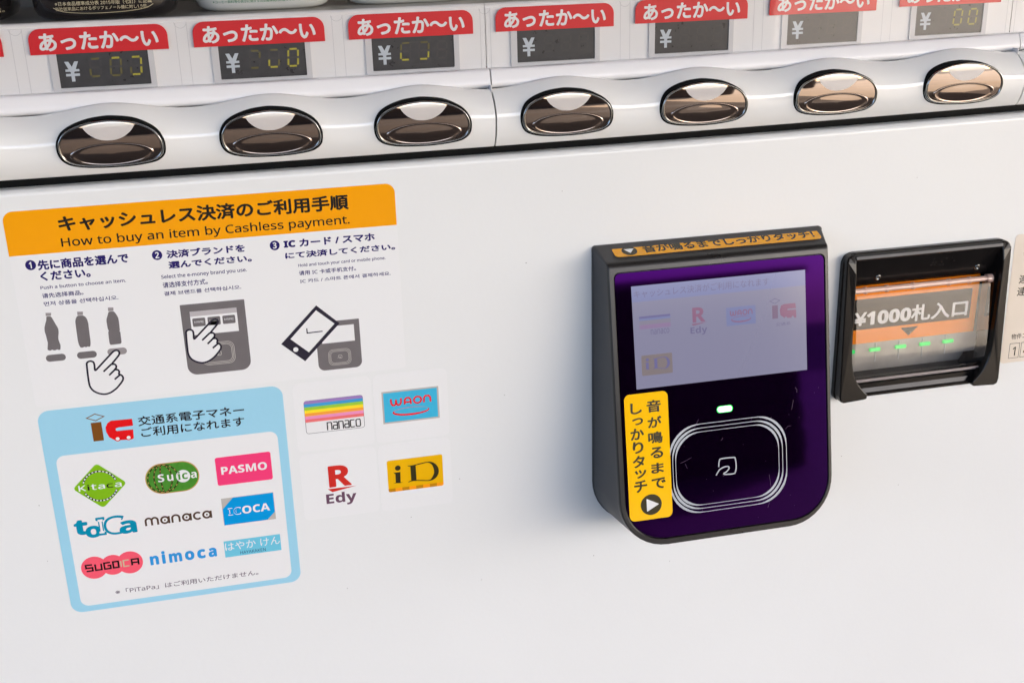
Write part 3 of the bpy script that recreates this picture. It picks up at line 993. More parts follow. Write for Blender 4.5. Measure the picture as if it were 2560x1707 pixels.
# artwork measured on the panel, millimetres right and down: lettering boxes (text, left, bottom, right, top, weight) and outlines
D = {'STEP_TEXT': [[('先に商品を選んで', 11.4, 41.1, 54.5, 36.3, 0.04), ('ください。', 11.8, 46.8, 35.3, 42.4, 0.04), ('Push a button to choose an item.', 10.8, 51.2, 51.9, 49.5, 0),
                ('请先选择商品。', 10.9, 55.9, 30.6, 53.5, 0), ('먼저 상품을 선택하십시오.', 11.1, 60.1, 47.0, 57.9, 0)],
               [('決済ブランドを', 73.6, 40.6, 112.4, 36.7, 0.04), ('選んでください。', 73.9, 46.1, 115.3, 42.7, 0.04), ('Select the e-money brand you use.', 69.4, 51.8, 112.3, 49.3, 0),
                ('请选择支付方式。', 69.6, 56.2, 92.0, 53.3, 0), ('결제 브랜드를 선택하십시오.', 69.7, 60.4, 108.5, 58.3, 0)],
               [('IC カード / スマホ', 132.6, 40.4, 179.7, 36.6, 0.04), ('にて決済してください。', 132.8, 46.4, 190.2, 43.1, 0.04), ('Hold and touch your card or mobile phone.', 138.9, 51.8, 184.8, 49.7, 0),
                ('请用 IC 卡或手机支付。', 138.9, 56.0, 168.8, 53.6, 0), ('IC 카드 / 스마트 폰에서 결제하세요.', 139.1, 60.3, 187.1, 58.3, 0)]],
 'NUMS': [(8.0, 38.3), (68.8, 38.6), (127.8, 38.7)],
 'HEAD': [('キャッシュレス決済のご利用手順', 24.3, 22.5, 167.2, 14.8, 0.036), ('How to buy an item by Cashless payment.', 24.1, 31.6, 167.3, 25.7, 0.012)],
 'BOT': [[(11.1, 65.6), (13.4, 65.7), (14.0, 67.2), (15.0, 70.1), (15.9, 72.5), (15.8, 74.8), (15.3, 76.7), (15.1, 78.2), (15.4, 80.2), (15.7, 81.8), (15.2, 84.1), (14.2, 84.0), (13.7, 83.6),
          (13.1, 84.0), (11.9, 84.0), (11.3, 83.5), (10.5, 84.0), (9.0, 83.6), (9.4, 81.5), (9.8, 79.6), (9.6, 77.6), (9.5, 75.6), (9.2, 73.7), (9.4, 71.4), (10.2, 69.2), (11.0, 67.3)],
         [(26.1, 66.7), (28.8, 66.8), (29.9, 67.8), (30.5, 69.4), (30.7, 71.3), (30.4, 80.6), (30.3, 82.2), (29.8, 84.1), (28.5, 83.7), (27.9, 84.1), (26.9, 83.7), (26.2, 84.1), (25.1, 84.0),
          (24.5, 82.3), (24.3, 80.0), (24.5, 71.4), (24.6, 69.5), (25.2, 67.8)],
         [(41.3, 66.1), (43.9, 66.1), (44.8, 67.7), (45.5, 69.4), (45.7, 71.3), (45.5, 76.8), (45.2, 77.1), (45.6, 77.6), (45.5, 81.5), (45.4, 83.4), (44.9, 84.0), (39.9, 84.1), (39.5, 83.4),
          (39.5, 80.8), (39.7, 76.8), (40.1, 76.5), (39.7, 75.4), (39.6, 71.5), (39.8, 69.9), (40.6, 68.1)]],
 'CAP': [[(11.1, 63.7), (13.8, 63.9), (13.5, 65.5), (11.0, 65.4)], [(26.2, 64.6), (29.0, 64.8), (28.8, 66.6), (26.1, 66.5)], [(41.3, 63.9), (44.0, 64.1), (43.8, 65.9), (41.2, 65.9)]],
 'PILL': [(12.4, 88.1), (27.6, 88.2), (42.6, 88.0), (7.5, 88.1), (17.2, 88.3), (12.6, 86.3), (12.1, 90.1)],
 'HAND': [(26.8, 92.8), (27.5, 92.0), (28.9, 91.7), (30.3, 92.4), (30.5, 94.1), (30.2, 97.6), (40.5, 87.9), (41.8, 87.2), (43.2, 87.5), (43.7, 88.8), (43.2, 90.1), (38.8, 94.8), (40.3, 94.6),
          (41.2, 95.7), (40.8, 97.2), (39.8, 97.9), (41.6, 97.9), (42.3, 99.3), (41.6, 100.5), (42.9, 101.1), (43.7, 102.4), (43.4, 104.0), (42.0, 105.8), (39.5, 108.4), (36.3, 110.4), (33.3, 111.0),
          (30.3, 110.1), (27.7, 108.2), (26.5, 105.6), (26.4, 102.4), (26.6, 96.0)],
 'HANDL': [[(34.4, 98.3), (38.8, 94.6)], [(36.9, 100.6), (41.0, 97.1)], [(39.3, 103.2), (42.6, 100.7)]],
 'HANDD': [51.3, -11.8],
 'PHONE': [(146.3, 73.3), (157.9, 84.6), (137.9, 104.2), (126.1, 93.1)],
 'PHONES': [(146.0, 76.0), (155.2, 84.5), (140.3, 99.3), (131.2, 90.8)],
 'PHONEH': [(133.5, 97.0), (134.8, 97.1)],
 'PHONEC': [(140.3, 85.6), (140.3, 88.3), (148.5, 88.1)],
 'ICC': [(44.9, 126.4), (45.0, 130.4), (37.5, 130.5), (36.1, 130.9), (35.9, 131.9), (36.5, 132.4), (44.7, 132.5), (44.4, 137.6), (43.5, 138.2), (34.9, 137.7), (32.1, 135.5), (31.0, 132.4),
         (31.0, 129.7), (32.3, 127.3), (34.2, 126.2)],
 'BT': [('交通系電子マネー', 47.8, 131.0, 102.9, 125.7, 0.004), ('ご利用になれます', 48.5, 137.7, 102.4, 132.3, 0.004), ('※「PiTaPa」はご利用いただけません。', 22.5, 230.5, 100.6, 227.3, 0)],
 'SUG': [(13.7, 211.8), (23.6, 211.6), (32.6, 211.5), (6.9, 210.7), (17.5, 210.6), (25.8, 210.4)],
 'HAYT': [('はやか けん', 84.2, 212.6, 114.5, 207.5, 0), ('HAYAKAKEN', 92.1, 215.8, 106.2, 213.9, 0.01)],
 'IDP': [[(181.3, 177.0), (182.5, 177.3), (185.4, 177.2), (185.2, 183.7), (186.6, 184.0), (184.8, 184.2), (182.7, 184.0), (181.1, 184.1), (182.4, 183.6), (182.5, 178.3)],
         [(189.9, 173.9), (191.3, 174.3), (194.4, 174.0), (197.8, 173.5), (201.9, 173.4), (204.6, 174.4), (206.7, 176.7), (207.4, 179.6), (206.7, 182.2), (204.8, 184.2), (202.2, 185.0),
          (197.9, 184.4), (194.2, 183.8), (191.4, 183.8), (189.7, 184.2), (191.2, 183.3), (191.3, 175.0)],
         [(194.5, 174.7), (198.4, 174.1), (201.8, 173.9), (203.9, 175.3), (204.9, 177.9), (204.6, 181.2), (203.2, 183.5), (201.3, 184.4), (197.9, 183.9), (194.5, 183.1)]],
 'BEIT': [('管', 575.0, 87.8, 581.2, 81.8, 0), ('連', 574.6, 102.5, 580.8, 97.0, 0), ('連', 574.3, 110.5, 580.6, 104.9, 0), ('物件コ', 574.3, 139.0, 585.1, 136.0, 0), ('1', 576.6, 150.3, 578.3, 144.7, 0),
          ('4', 583.6, 150.3, 586.4, 144.8, 0)],
 'YELT': [('音', 322.1, 144.1, 330.1, 137.6, 0.02), ('が', 322.3, 152.9, 330.1, 146.9, 0.02), ('鳴', 322.2, 161.9, 330.4, 155.6, 0.02), ('る', 323.1, 170.5, 330.2, 164.5, 0.02),
          ('ま', 323.2, 179.2, 330.3, 173.6, 0.02), ('で', 323.1, 188.1, 331.0, 182.3, 0.02), ('し', 312.6, 144.1, 318.9, 138.2, 0.02), ('っ', 313.3, 150.4, 319.2, 146.7, 0.02),
          ('か', 311.9, 158.7, 319.4, 152.6, 0.02), ('り', 312.9, 166.5, 318.7, 160.2, 0.02), ('タ', 312.4, 174.7, 319.2, 168.2, 0.02), ('ッ', 313.4, 180.9, 319.8, 176.4, 0.02),
          ('チ', 312.6, 189.0, 319.9, 182.5, 0.02)],
 'WAVE': [(361.8, 185.3), (364.0, 182.3), (367.0, 181.0), (369.5, 181.0), (369.8, 182.4), (368.3, 183.9), (366.6, 184.7), (367.5, 185.4), (372.6, 185.6), (373.7, 184.6), (374.3, 181.6),
          (373.9, 177.1), (372.5, 176.1), (365.3, 176.0), (364.0, 177.2), (363.6, 180.6)],
 'SCRT': [('キャッシュレス決済がご利用になれます', 317.5, 80.2, 397.6, 75.9, 0)],
 'SCC': [(413.3, 91.7), (413.8, 94.6), (408.6, 94.6), (408.4, 95.3), (413.7, 95.4), (413.8, 100.0), (406.6, 99.6), (404.1, 97.7), (403.7, 95.0), (404.6, 92.4), (406.5, 91.7)],
 'SCT': ('交通系', 401.1, 103.8, 410.2, 101.9, 0)}

# ================================================================== INSTRUCTION STICKER
def sheet(mb, outline, m, h0, h1, surf=pan):
    mb.poly(outline, m, surf, h1)
    k = len(outline)
    mb.raw([surf(p[0], p[1], h1) for p in outline] + [surf(p[0], p[1], h0) for p in outline], [[i, (i + 1) % k, k + (i + 1) % k, k + i] for i in range(k)], m)


T1, T2, T3, T4, T5 = 0.16, 0.20, 0.24, 0.28, 0.32      # print lies on the film in layers, mm
s = MB()
sheet(s, rrect(-1.3, 192.2, 10.6, 114.2, (5, 5, 2, 2)), film_white, 0.02, 0.13)
ins = s.build('instruction_sticker', label='large white how-to-pay sticker with an orange header and three numbered steps', cat='sticker')
p = MB(); p.poly(rrect(-1.25, 192.0, 10.65, 33.1, (5, 5, .1, .1)), orange_ink, pan, T1); p.build('header_band', ins)
p = MB()
for a in D['HEAD']:
    p.text(*a, black_ink, pan, T2)
p.build('heading', ins)
for i in range(3):
    p = MB()
    cx, cy = D['NUMS'][i]
    p.poly(ell(cx, cy, 2.55, 2.6, 28), navy_ink, pan, T1)
    p.text(str(i + 1), cx - (.75 if i == 0 else .95), cy + 1.65, cx + (.45 if i == 0 else .95), cy - 1.65, .03, white_ink, pan, T2)
    p.build('step_number', ins)
    p = MB()
    for a in D['STEP_TEXT'][i]:
        p.text(*a[:5], a[5] or 0.019, navy_ink, pan, T1)
    p.build('step_text', ins)
for i in range(3):
    p = MB()
    p.poly(round_poly(D['BOT'][i], .7, 3), grey_ink, pan, T1)
    p.poly(D['CAP'][i], grey_cap_ink, pan, T2)
    p.build('bottle_picture', ins)
    p = MB()
    cx, cy = D['PILL'][i]
    p.poly(rrect(cx - 4.85, cx + 4.85, cy - 1.85, cy + 1.85, 1.84), grey_cap_ink if i == 2 else grey_ink, pan, T1)
    p.build('button_picture', ins)


def hand(du, dv):
    p = MB()
    sh = lambda l: [(x + du, y + dv) for x, y in l]
    o_ = round_poly(D['HAND'], 1.3, 4)
    p.poly(sh(o_), white_ink, pan, T3)
    p.line(sh(o_), .95, line_ink, pan, T4, closed=True)
    for l in D['HANDL']:
        p.line(sh(l), .95, line_ink, pan, T4)
    p.build('hand_picture', ins)


p = MB()                                            # drawn card reader, step 2
p.poly(rrect(76.6, 109.4, 66.2, 105.4, (.4, .4, 5, 5)), grey_ink, pan, T1)
p.poly([(81.1, 70.3), (105.0, 70.3), (105.0, 83.3), (81.1, 83.3)], white_ink, pan, T2)
p.poly([(81.1, 70.3), (105.0, 70.3), (105.0, 73.0), (81.1, 73.0)], band_ink, pan, T3)
for x in (82.0, 89.7, 97.3):
    p.poly(rrect(x, x + 6.5, 74.1, 78.7, .6, 3), grey_ink, pan, T3)
    p.text('e-money', x + .9, 77.1, x + 5.6, 75.7, 0, white_ink, pan, T4)
for d in (0, .7, 1.4):
    a = rrect(84.6 + d, 101.6 - d, 88.4 + d, 100.7 - d, 3.4 - d * .6)
    p.line(a, .28, silver_ink, pan, T2, closed=True)
sm = lambda pts, k, cx, cy: [((x - 368) * k + cx, (y - 181) * k + cy) for x, y in pts]
p.line(sm(D['WAVE'], .26, 93, 94.6), .3, silver_ink, pan, T2)
p.build('reader_picture', ins)
hand(0, 0)
hand(*D['HANDD'])
p = MB()                                            # drawn card reader, step 3
p.poly(rrect(144.8, 168.4, 83.0, 110.8, (.3, .3, 3.5, 3.5)), grey_ink, pan, T1)
p.poly([(147.8, 85.9), (165.4, 85.9), (165.4, 95.3), (147.8, 95.3)], white_ink, pan, T2)
for d in (0, .6, 1.2):
    p.line(rrect(150.6 + d, 162.6 - d, 99.3 + d, 108.3 - d, 2.6 - d * .5), .22, silver_ink, pan, T2, closed=True)
p.line(sm(D['WAVE'], .19, 156.6, 103.7), .22, silver_ink, pan, T2)
p.build('reader_picture', ins)
p = MB()
p.poly(D['PHONE'], line_ink, pan, T3)
p.poly(D['PHONES'], white_ink, pan, T4)
p.poly(ell(*D['PHONEH'][0], 1.35, 1.35, 20), white_ink, pan, T4)
p.line(D['PHONEC'], .6, line_ink, pan, T5)
p.build('phone_picture', ins)

# ================================================================== BLUE TRANSIT STICKER
s = MB()
sheet(s, rrect(-1.7, 124.2, 116.7, 238.5, 6.0), sky_ink, 0.02, 0.13)
blu = s.build('transit_sticker', label='square light blue transit card sticker with nine card logos on its white panel', cat='sticker')
p = MB(); p.poly(rrect(3.7, 119.2, 143.0, 235.0, 4.5), white_ink, pan, T1); p.build('white_panel', blu)
p = MB()
dm = [(22.3, 123.3), (26.7, 121.4), (31.1, 123.3), (26.7, 125.2)]
p.line(dm, .5, brown_ink, pan, T1, closed=True)
p.poly([(24.0, 126.2), (29.3, 126.2), (29.3, 136.9), (24.0, 136.9)], brown_ink, pan, T1)
p.poly(D['ICC'], red_ink, pan, T1)
for x in (36.2, 41.8):
    p.poly(ell(x, 136.9, 1.55, 1.55, 20), red_ink, pan, T2)
    p.poly(ell(x, 136.9, .95, .95, 18), white_ink, pan, T3)
p.build('transit_mark', blu)
p = MB()
for a in D['BT'][:2]:
    p.text(*a[:5], .018, dark_ink, pan, T1)
p.build('heading', blu)
p = MB(); p.text(*D['BT'][2][:5], .012, note_ink, pan, T2); p.build('footnote', blu)
p = MB()                                            # nine card marks
p.poly(round_poly([(23.5, 149.6), (37.4, 163.0), (23.5, 176.4), (9.6, 163.0)], 2.2), green_ink, pan, T2)
for a0, a1 in ((196, 344), (20, 160)):
    p.line(ell(23.6, 163.1, 8.7, 8.7, 40, 0, a0, a1), 1.0, dark_ink, pan, T3)
    for k in range(12):
        q0 = a0 + (a1 - a0) * (k + .2) / 12
        p.line(ell(23.6, 163.1, 8.7, 8.7, 2, 0, q0, q0 + (a1 - a0) / 22), .62, white_ink, pan, T4)
x = 12.6
for ch, w, c in (('K', 3.6, 0), ('i', .9, 1), ('t', 2.6, 0), ('a', 3.4, 0), ('c', 3.3, 1), ('a', 3.4, 0)):
    p.text(ch, x, 164.8, x + w, 162.3 if ch in 'ac' else 161.6, .012, dark_ink if c else white_ink, pan, T5)
    x += w + .95
p.build('card_mark', blu)
p = MB()
p.poly(rrect(47.0, 75.4, 154.2, 172.4, 9.0, 10), tan_ink, pan, T2)
p.poly(rrect(47.5, 74.9, 154.7, 171.9, 8.6, 10), melon_ink, pan, T3)
for rx in (8.0, 4.7, 1.2):
    for sg_ in (1, -1):
        if rx == 1.2 and sg_ < 0:
            continue
        l = ell(56.3, 163.3, rx * sg_, 8.2, 24, 0, 90, 270)
        p.line(l, .75, melon_line, pan, T4)
        for k in range(1, 23, 3):
            p.line(l[k:k + 2], .38, tan_ink, pan, T5)
p.poly(ell(66.9, 163.2, 3.75, 3.75, 28), white_ink, pan, T5)
for ch, x0, x1, c in (('S', 53.6, 56.9, white_ink), ('u', 58.5, 61.7, white_ink), ('i', 64.3, 65.4, melon_ink), ('c', 66.3, 69.3, melon_ink), ('a', 71.0, 74.0, white_ink)):
    p.text(ch, x0, 165.1, x1, 160.5 if ch == 'S' else (160.3 if ch == 'i' else 161.4), .03, c, pan, T5 + .03)
p.build('card_mark', blu)
p = MB()
p.poly(rrect(84.5, 114.4, 154.8, 171.8, 1.2, 4), pink_ink, pan, T2)
p.text('PASMO', 87.2, 165.3, 111.8, 160.7, .04, white_ink, pan, T3)
p.build('card_mark', blu)
p = MB()
for ch, x0, x1, vb, vt, m, w in (('t', 7.3, 13.6, 190.6, 182.2, teal_ink, .06), ('o', 12.6, 20.3, 193.2, 186.4, teal_ink, .05), ('I', 18.6, 22.8, 192.4, 181.9, teal_ink, .05), ('I', 19.4, 22.0, 191.4, 182.9, white_ink, .035),
                                  ('C', 22.4, 32.8, 193.0, 182.0, teal_ink, .05), ('C', 23.5, 31.8, 191.9, 183.1, white_ink, .035), ('a', 30.2, 38.8, 193.3, 185.8, teal_ink, .05)):
    p.text(ch, x0, vb, x1, vt, w, m, pan, T2 + .012 * len(p.f) ** .25)
p.build('card_mark', blu)
p = MB()
x = 43.6
for ch, w in (('m', 7.2), ('a', 5.3), ('n', 4.7), ('a', 5.3), ('c', 4.0), ('a', 5.3)):
    if ch == 'a':
        p.line(ell(x + 2.55, 188.3, 1.95, 1.95, 26), 1.1, umber_ink, pan, T2, closed=True)
        p.line([(x + 4.75, 186.2), (x + 4.75, 190.6)], 1.1, umber_ink, pan, T2 + .02)
        p.poly(ell(x + 2.55, 188.3, .55, .55, 12), umber_ink, pan, T3)
    elif ch == 'c':
        p.line(ell(x + 2.4, 188.3, 2.0, 2.0, 20, 0, 45, 315), 1.1, umber_ink, pan, T2)
    elif ch == 'n':
        p.line([(x + .4, 190.6)] + ell(x + 2.3, 187.9, 1.9, 1.75, 12, 0, 180, 360) + [(x + 4.2, 190.6)], 1.1, umber_ink, pan, T2)
    else:
        for dx in (0, 3.2):
            p.line([(x + dx + .4, 190.6)] + ell(x + dx + 2.0, 187.7, 1.6, 1.6, 12, 0, 180, 360) + [(x + dx + 3.6, 190.6)], 1.1, umber_ink, pan, T2 + dx * .005)
    x += w + .8
p.build('card_mark', blu)
p = MB()
p.poly([(85.2, 179.8), (113.7, 179.8), (113.7, 196.6), (85.2, 196.6)], silver_ink, pan, T2)
p.poly([(91.5, 180.0), (113.5, 180.0), (113.5, 192.0), (109.0, 196.4), (85.4, 196.4), (85.4, 186.4)], azure_ink, pan, T3)
p.text('IC', 88.3, 190.7, 95.2, 186.2, .04, white_ink, pan, T4)
p.text('IC', 88.7, 190.4, 94.8, 186.5, .02, azure_ink, pan, T5)
p.text('OCA', 95.9, 190.7, 111.0, 186.0, .035, white_ink, pan, T4)
p.build('card_mark', blu)
p = MB()
for (cx, cy), rx, k in zip(D['SUG'][:3], (6.9, 6.3, 6.9), range(3)):
    p.poly(ell(cx, cy, rx, 6.9 if k != 1 else 6.2, 36), coral_ink, pan, T2 + .01 * k)
SQ = {'S': [[(1, 1), (0, 1), (0, .5), (1, .5), (1, 0), (0, 0)]], 'U': [[(0, 1), (0, 0), (1, 0), (1, 1)]], 'G': [[(1, 1), (0, 1), (0, 0), (1, 0), (1, .5), (.5, .5)]],
      'O': [[(.5, 1), (0, 1), (0, 0), (1, 0), (1, 1), (.5, 1)]], 'I': [[(0, 0), (0, 1)]], 'C': [[(1, 1), (0, 1), (0, 0), (1, 0)]], 'A': [[(0, 0), (0, 1), (1, 1), (1, 0)], [(0, .45), (1, .45)]]}
for ch, x0, x1 in (('S', 9.4, 12.8), ('U', 14.3, 17.5), ('G', 19.0, 22.3), ('O', 23.7, 26.5), ('I', 27.8, 27.8), ('C', 29.2, 32.1), ('A', 33.6, 37.1)):
    for k, l in enumerate(SQ[ch]):
        p.line([(x0 + (x1 - x0) * a_, 213.5 - 3.7 * b_) for a_, b_ in l], .95 if ch not in 'IC' else .7, label_cream if ch in 'IC' else dark_ink, pan, T3 + .01 * k)
p.build('card_mark', blu)
p = MB()
for ch, x0, x1, vt in (('n', 43.5, 47.7, 209.7), ('i', 49.9, 51.3, 207.5), ('m', 53.7, 60.2, 209.7), ('o', 62.3, 66.9, 209.6), ('c', 69.0, 73.0, 209.6), ('a', 75.1, 79.1, 209.6)):
    p.text(ch, x0, 214.9, x1, vt, .06, blue_ink, pan, T2)
p.build('card_mark', blu)
p = MB()
p.poly([(83.7, 206.4), (114.9, 206.4), (114.9, 216.7), (83.7, 216.7)], aqua_ink, pan, T2)
for a in D['HAYT']:
    p.text(*a[:5], 0.0, white_ink if a[0][0] == 'は' else navy_ink, pan, T3)
p.build('card_mark', blu)

# ================================================================== FOUR SMALL PAYMENT STICKERS
def small(u0, u1, v0, v1, label):
    q = MB()
    sheet(q, rrect(u0, u1, v0, v1, 3.2), film_white, 0.02, 0.14)
    return q.build('payment_sticker', label=label, cat='sticker', group='small white payment stickers')


a = small(129.6, 172.2, 116.8, 157.8, 'small white sticker with a rainbow striped card beside the light blue sticker')
p = MB()
bx = rrect(135.0, 167.2, 127.5, 147.0, 1.4, 4)
p.line(bx, .22, line_ink, pan, T2, closed=True)
p.poly(bx, white_ink, pan, T1)
for k in range(7):
    v0, v1 = 127.5 + k * 1.815, 127.5 + (k + 1) * 1.815
    q = rrect(135.0, 167.2, v0, v1, (1.4, 1.4, 0.01, .01) if k == 0 else .01, 3)
    p.poly(q, RAIN[k], pan, T3)
x = 146.7
for ch in 'nanaco':
    y0, y1 = 141.3, 146.2
    w = 2.35
    L = lambda *q: p.line([(x + a_ * w, y1 - b_ * (y1 - y0)) for a_, b_ in q], .62, dark_ink, pan, T3 + .003 * len(p.f) % .04)
    if ch == 'n':
        L((0, 0), (0, 1)); L((0, .93), (.8, .93), (1, .85), (1, 0))
    elif ch == 'a':
        L((.05, .93), (.8, .93), (1, .85), (1, 0)); L((1, .07), (.15, .07), (0, .18), (0, .42), (.15, .52), (1, .52))
    elif ch == 'c':
        L((1, .93), (.15, .93), (0, .82), (0, .18), (.15, .07), (1, .07))
    else:
        L((.15, .93), (.85, .93), (1, .82), (1, .18), (.85, .07), (.15, .07), (0, .18), (0, .82), (.15, .93))
    x += w + .83
p.build('card_mark', a)
a = small(173.2, 214.9, 116.9, 158.0, 'small white sticker with a bright blue card and red ring, upper right of the four')
p = MB()
p.poly([(177.7, 127.2), (209.7, 127.2), (209.7, 146.6), (177.7, 146.6)], silver_ink, pan, T1)
p.poly([(178.6, 128.1), (208.8, 128.1), (208.8, 145.7), (178.6, 145.7)], cyan_ink, pan, T2)


def waon(p, u0, v0, u1, v1, m, surf, o_):
    k = (u1 - u0) / 23.2
    f_ = lambda a_: [(u0 + x * k, v1 - y * (v1 - v0) / 4.4) for x, y in a_]
    w = 1.0 * k
    p.line(f_([(.3, 4.3), (.4, 1.6), (1.1, .5), (2.2, .4), (3.0, 1.2), (3.1, 3.6)]), w, m, surf, o_)
    p.line(f_([(3.1, 3.6), (3.2, 1.2), (4.1, .4), (5.2, .5), (5.9, 1.6), (6.0, 4.3)]), w, m, surf, o_ + .01)
    p.line(f_([(7.9, .2), (8.1, 3.0), (9.0, 4.0), (10.4, 4.0), (11.3, 3.0), (11.5, .2)]), w, m, surf, o_)
    p.line(f_([(8.0, 1.5), (11.4, 1.5)]), w, m, surf, o_ + .01)
    p.line([(u0 + (15.3 + 2.1 * math.cos(t)) * k, v1 - (2.2 + 1.9 * math.sin(t)) * (v1 - v0) / 4.4) for t in [i * math.pi / 12 for i in range(24)]], w, m, surf, o_, closed=True)
    p.line(f_([(18.9, .2), (19.0, 3.0), (19.8, 4.0), (21.6, 4.0), (22.5, 3.0), (22.7, .2)]), w, m, surf, o_)


def swirl(p, cx, cy, rx, ry, m, surf, o_, k=1.0):
    A_ = ell(cx, cy, rx, ry, 48)
    B_ = [(cx + .15 * k + (x - cx) * .93, cy - .42 * k + (y - cy) * .72) for x, y in A_]
    p.ring(A_, B_, m, surf, o_)


waon(p, 182.4, 131.8, 205.5, 136.3, red_ink, pan, T3)
swirl(p, 193.6, 140.4, 10.4, 2.5, red_ink, pan, T3)
p.build('card_mark', a)
a = small(129.6, 172.4, 159.4, 200.3, 'small white sticker with a red letter R over a purple word, no card drawn')
p = MB()
p.text('R', 145.2, 181.2, 157.2, 168.6, .05, brick_ink, pan, T1)
p.poly([(143.8, 182.3), (160.0, 182.3), (146.3, 184.5)], brick_ink, pan, T1 + .02)
p.text('Edy', 142.6, 193.4, 159.5, 185.2, .04, plum_ink, pan, T1)
p.build('card_mark', a)
a = small(173.3, 215.0, 159.4, 201.0, 'small white sticker with a golden yellow card, lower right of the four')
p = MB()
p.poly(rrect(178.0, 210.0, 169.4, 189.3, 1.1, 4), gold_ink, pan, T1)
for k in range(8):
    u0 = 178.0 + 4 * k
    p.poly(rrect(u0, u0 + 4, 187.1, 189.3, (.01, .01, 1.1 if k == 7 else .01, 1.1 if k == 0 else .01), 3), ochre_ink if k % 2 == 0 else amber_ink, pan, T2)


def idmark(p, du, dv, k, m, surf, o_):
    f_ = lambda l: [((x - 194) * k + 194 + du, (y - 178) * k + 178 + dv) for x, y in l]
    p.poly(f_(D['IDP'][0]), m, surf, o_)
    a_, b_ = f_(D['IDP'][1]), f_(D['IDP'][2])
    p.poly(f_(ell(184.1, 174.6, 1.65, 1.65, 22)), m, surf, o_ + .01)
    # the D: stem, top and bottom serifs, swelling bowl
    p.poly(f_([(191.3, 174.4), (194.4, 174.1), (194.4, 183.9), (191.3, 183.9)]), m, surf, o_)
    up = [(189.8, 173.8), (192.5, 174.0), (197.8, 173.2), (202.0, 173.0), (204.9, 174.1), (206.9, 176.5), (207.6, 179.5), (206.8, 182.4), (204.8, 184.4), (202.0, 185.2), (197.9, 184.7), (194.2, 184.1), (191.5, 184.1), (189.6, 184.6)]
    lo_ = [(189.9, 174.3), (192.5, 174.6), (197.8, 173.9), (201.6, 173.6), (203.7, 175.2), (204.6, 177.6), (204.8, 179.4), (204.5, 181.3), (203.2, 183.6), (201.6, 184.6), (197.9, 184.1), (194.2, 183.5), (191.5, 183.4), (189.7, 184.1)]
    u_, l_ = smooth_loop(up, 4, False), smooth_loop(lo_, 4, False)
    n_ = len(u_)
    p.raw([surf(x, y, o_ + .015) for x, y in f_(u_) + f_(l_)], [[i, i + 1, n_ + i + 1, n_ + i] for i in range(n_ - 1)], m)


idmark(p, 0, 0, 1.0, olive_ink, pan, T2)
p.build('card_mark', a)

# ================================================================== BEIGE STICKER AT THE RIGHT EDGE
q = MB()
sheet(q, rrect(568.4, 660, 70.8, 154.8, 2.5), beige_film, 0.02, 0.14)
be = q.build('contact_sticker', label='beige contact sticker with boxed digits, cut off by the right edge of the picture', cat='sticker')
p = MB()
for s_, a, b, c, d, e in D['BEIT']:
    if s_ == '1':
        p.text('1', 576.4, 150.2, 578.5, 144.4, .01, black_ink, pan, T1)
    elif s_ == '4':
        p.text('4', 584.2, 150.2, 588.0, 144.4, .01, black_ink, pan, T1)
    elif s_ == '物件コ':
        p.text('物件コード', 574.3, 139.2, 592.5, 135.6, .006, black_ink, pan, T1)
    elif s_ == '管':
        p.text('管理', 575.4, 88.0, 588.6, 81.6, .01, black_ink, pan, T1)
    else:
        p.text('連絡先', a, b, a + 20, c - (c - d) if False else d, .01, black_ink, pan, T1)
for u0 in (574.0, 582.2):
    p.line([(u0, 142.0), (u0 + 7, 142.0), (u0 + 7, 151.8), (u0, 151.8)], .3, black_ink, pan, T1, closed=True)
p.build('print', be)

# ================================================================== CARD READER
FH = lambda v: 17.0 + (v - 59.0) * 0.179


def face(u, v, off=0.0):
    return W(u, v, FH(v) + off)


rd = empty('card_reader', W(368.7, 140, 0), 'black contactless card reader with a lit screen and green light beside the bill slot', 'card reader')
bo = MB()
NB = 10


def rl(u0, u1, v0, v1, rt, rb):
    return rrect(u0, u1, v0, v1, (rt, rt, rb, rb), NB)


FU0, FU1, FV0, FV1 = 303.0, 434.6, 60.0, 222.2
rows = []


def lp_(o_, hf):
    rows.append([W(x, y, hf(x, y)) for x, y in o_ + o_[:1]])


lp_(rl(299.5, 438.0, 54.0, 229.0, 2.0, 30.0), lambda x, y: 0.0)
lp_(rl(299.5, 438.0, 54.0, 229.0, 2.0, 30.0), lambda x, y: 1.6)
lp_(rl(299.9, 437.6, 54.2, 228.6, 2.0, 29.8), lambda x, y: 1.7)
body_rows = rows[:]
rows = []
lp_(rl(299.9, 437.6, 54.2, 228.6, 2.0, 29.8), lambda x, y: 1.7)
B_ = 3.2
lp_(rl(FU0 - .1, FU1 + .1, FV0 - .1, FV1 + .1, 1.0, 28), lambda x, y: FH(y) - B_)
for k in range(1, 7):
    t = math.pi / 2 * k / 6
    i_ = B_ * .34 * (1 - math.cos(t))
    lp_(rl(FU0 + i_, FU1 - i_, FV0 + i_ * 2.9, FV1 - i_, max(.5, 1.0 - i_ * .2), 28 - i_), lambda x, y: FH(y) - B_ + B_ * math.sin(t))
GI = (307.0, 431.5, 66.0, 217.6)
outer_last = rl(FU0 + B_ * .34, FU1 - B_ * .34, FV0 + B_ * .34 * 2.9, FV1 - B_ * .34, .66, 26.9)
bo.grid(body_rows, soft_black, smooth=False)
bo.grid(rows[:2], soft_black)
bo.grid(rows[1:], bezel_black)
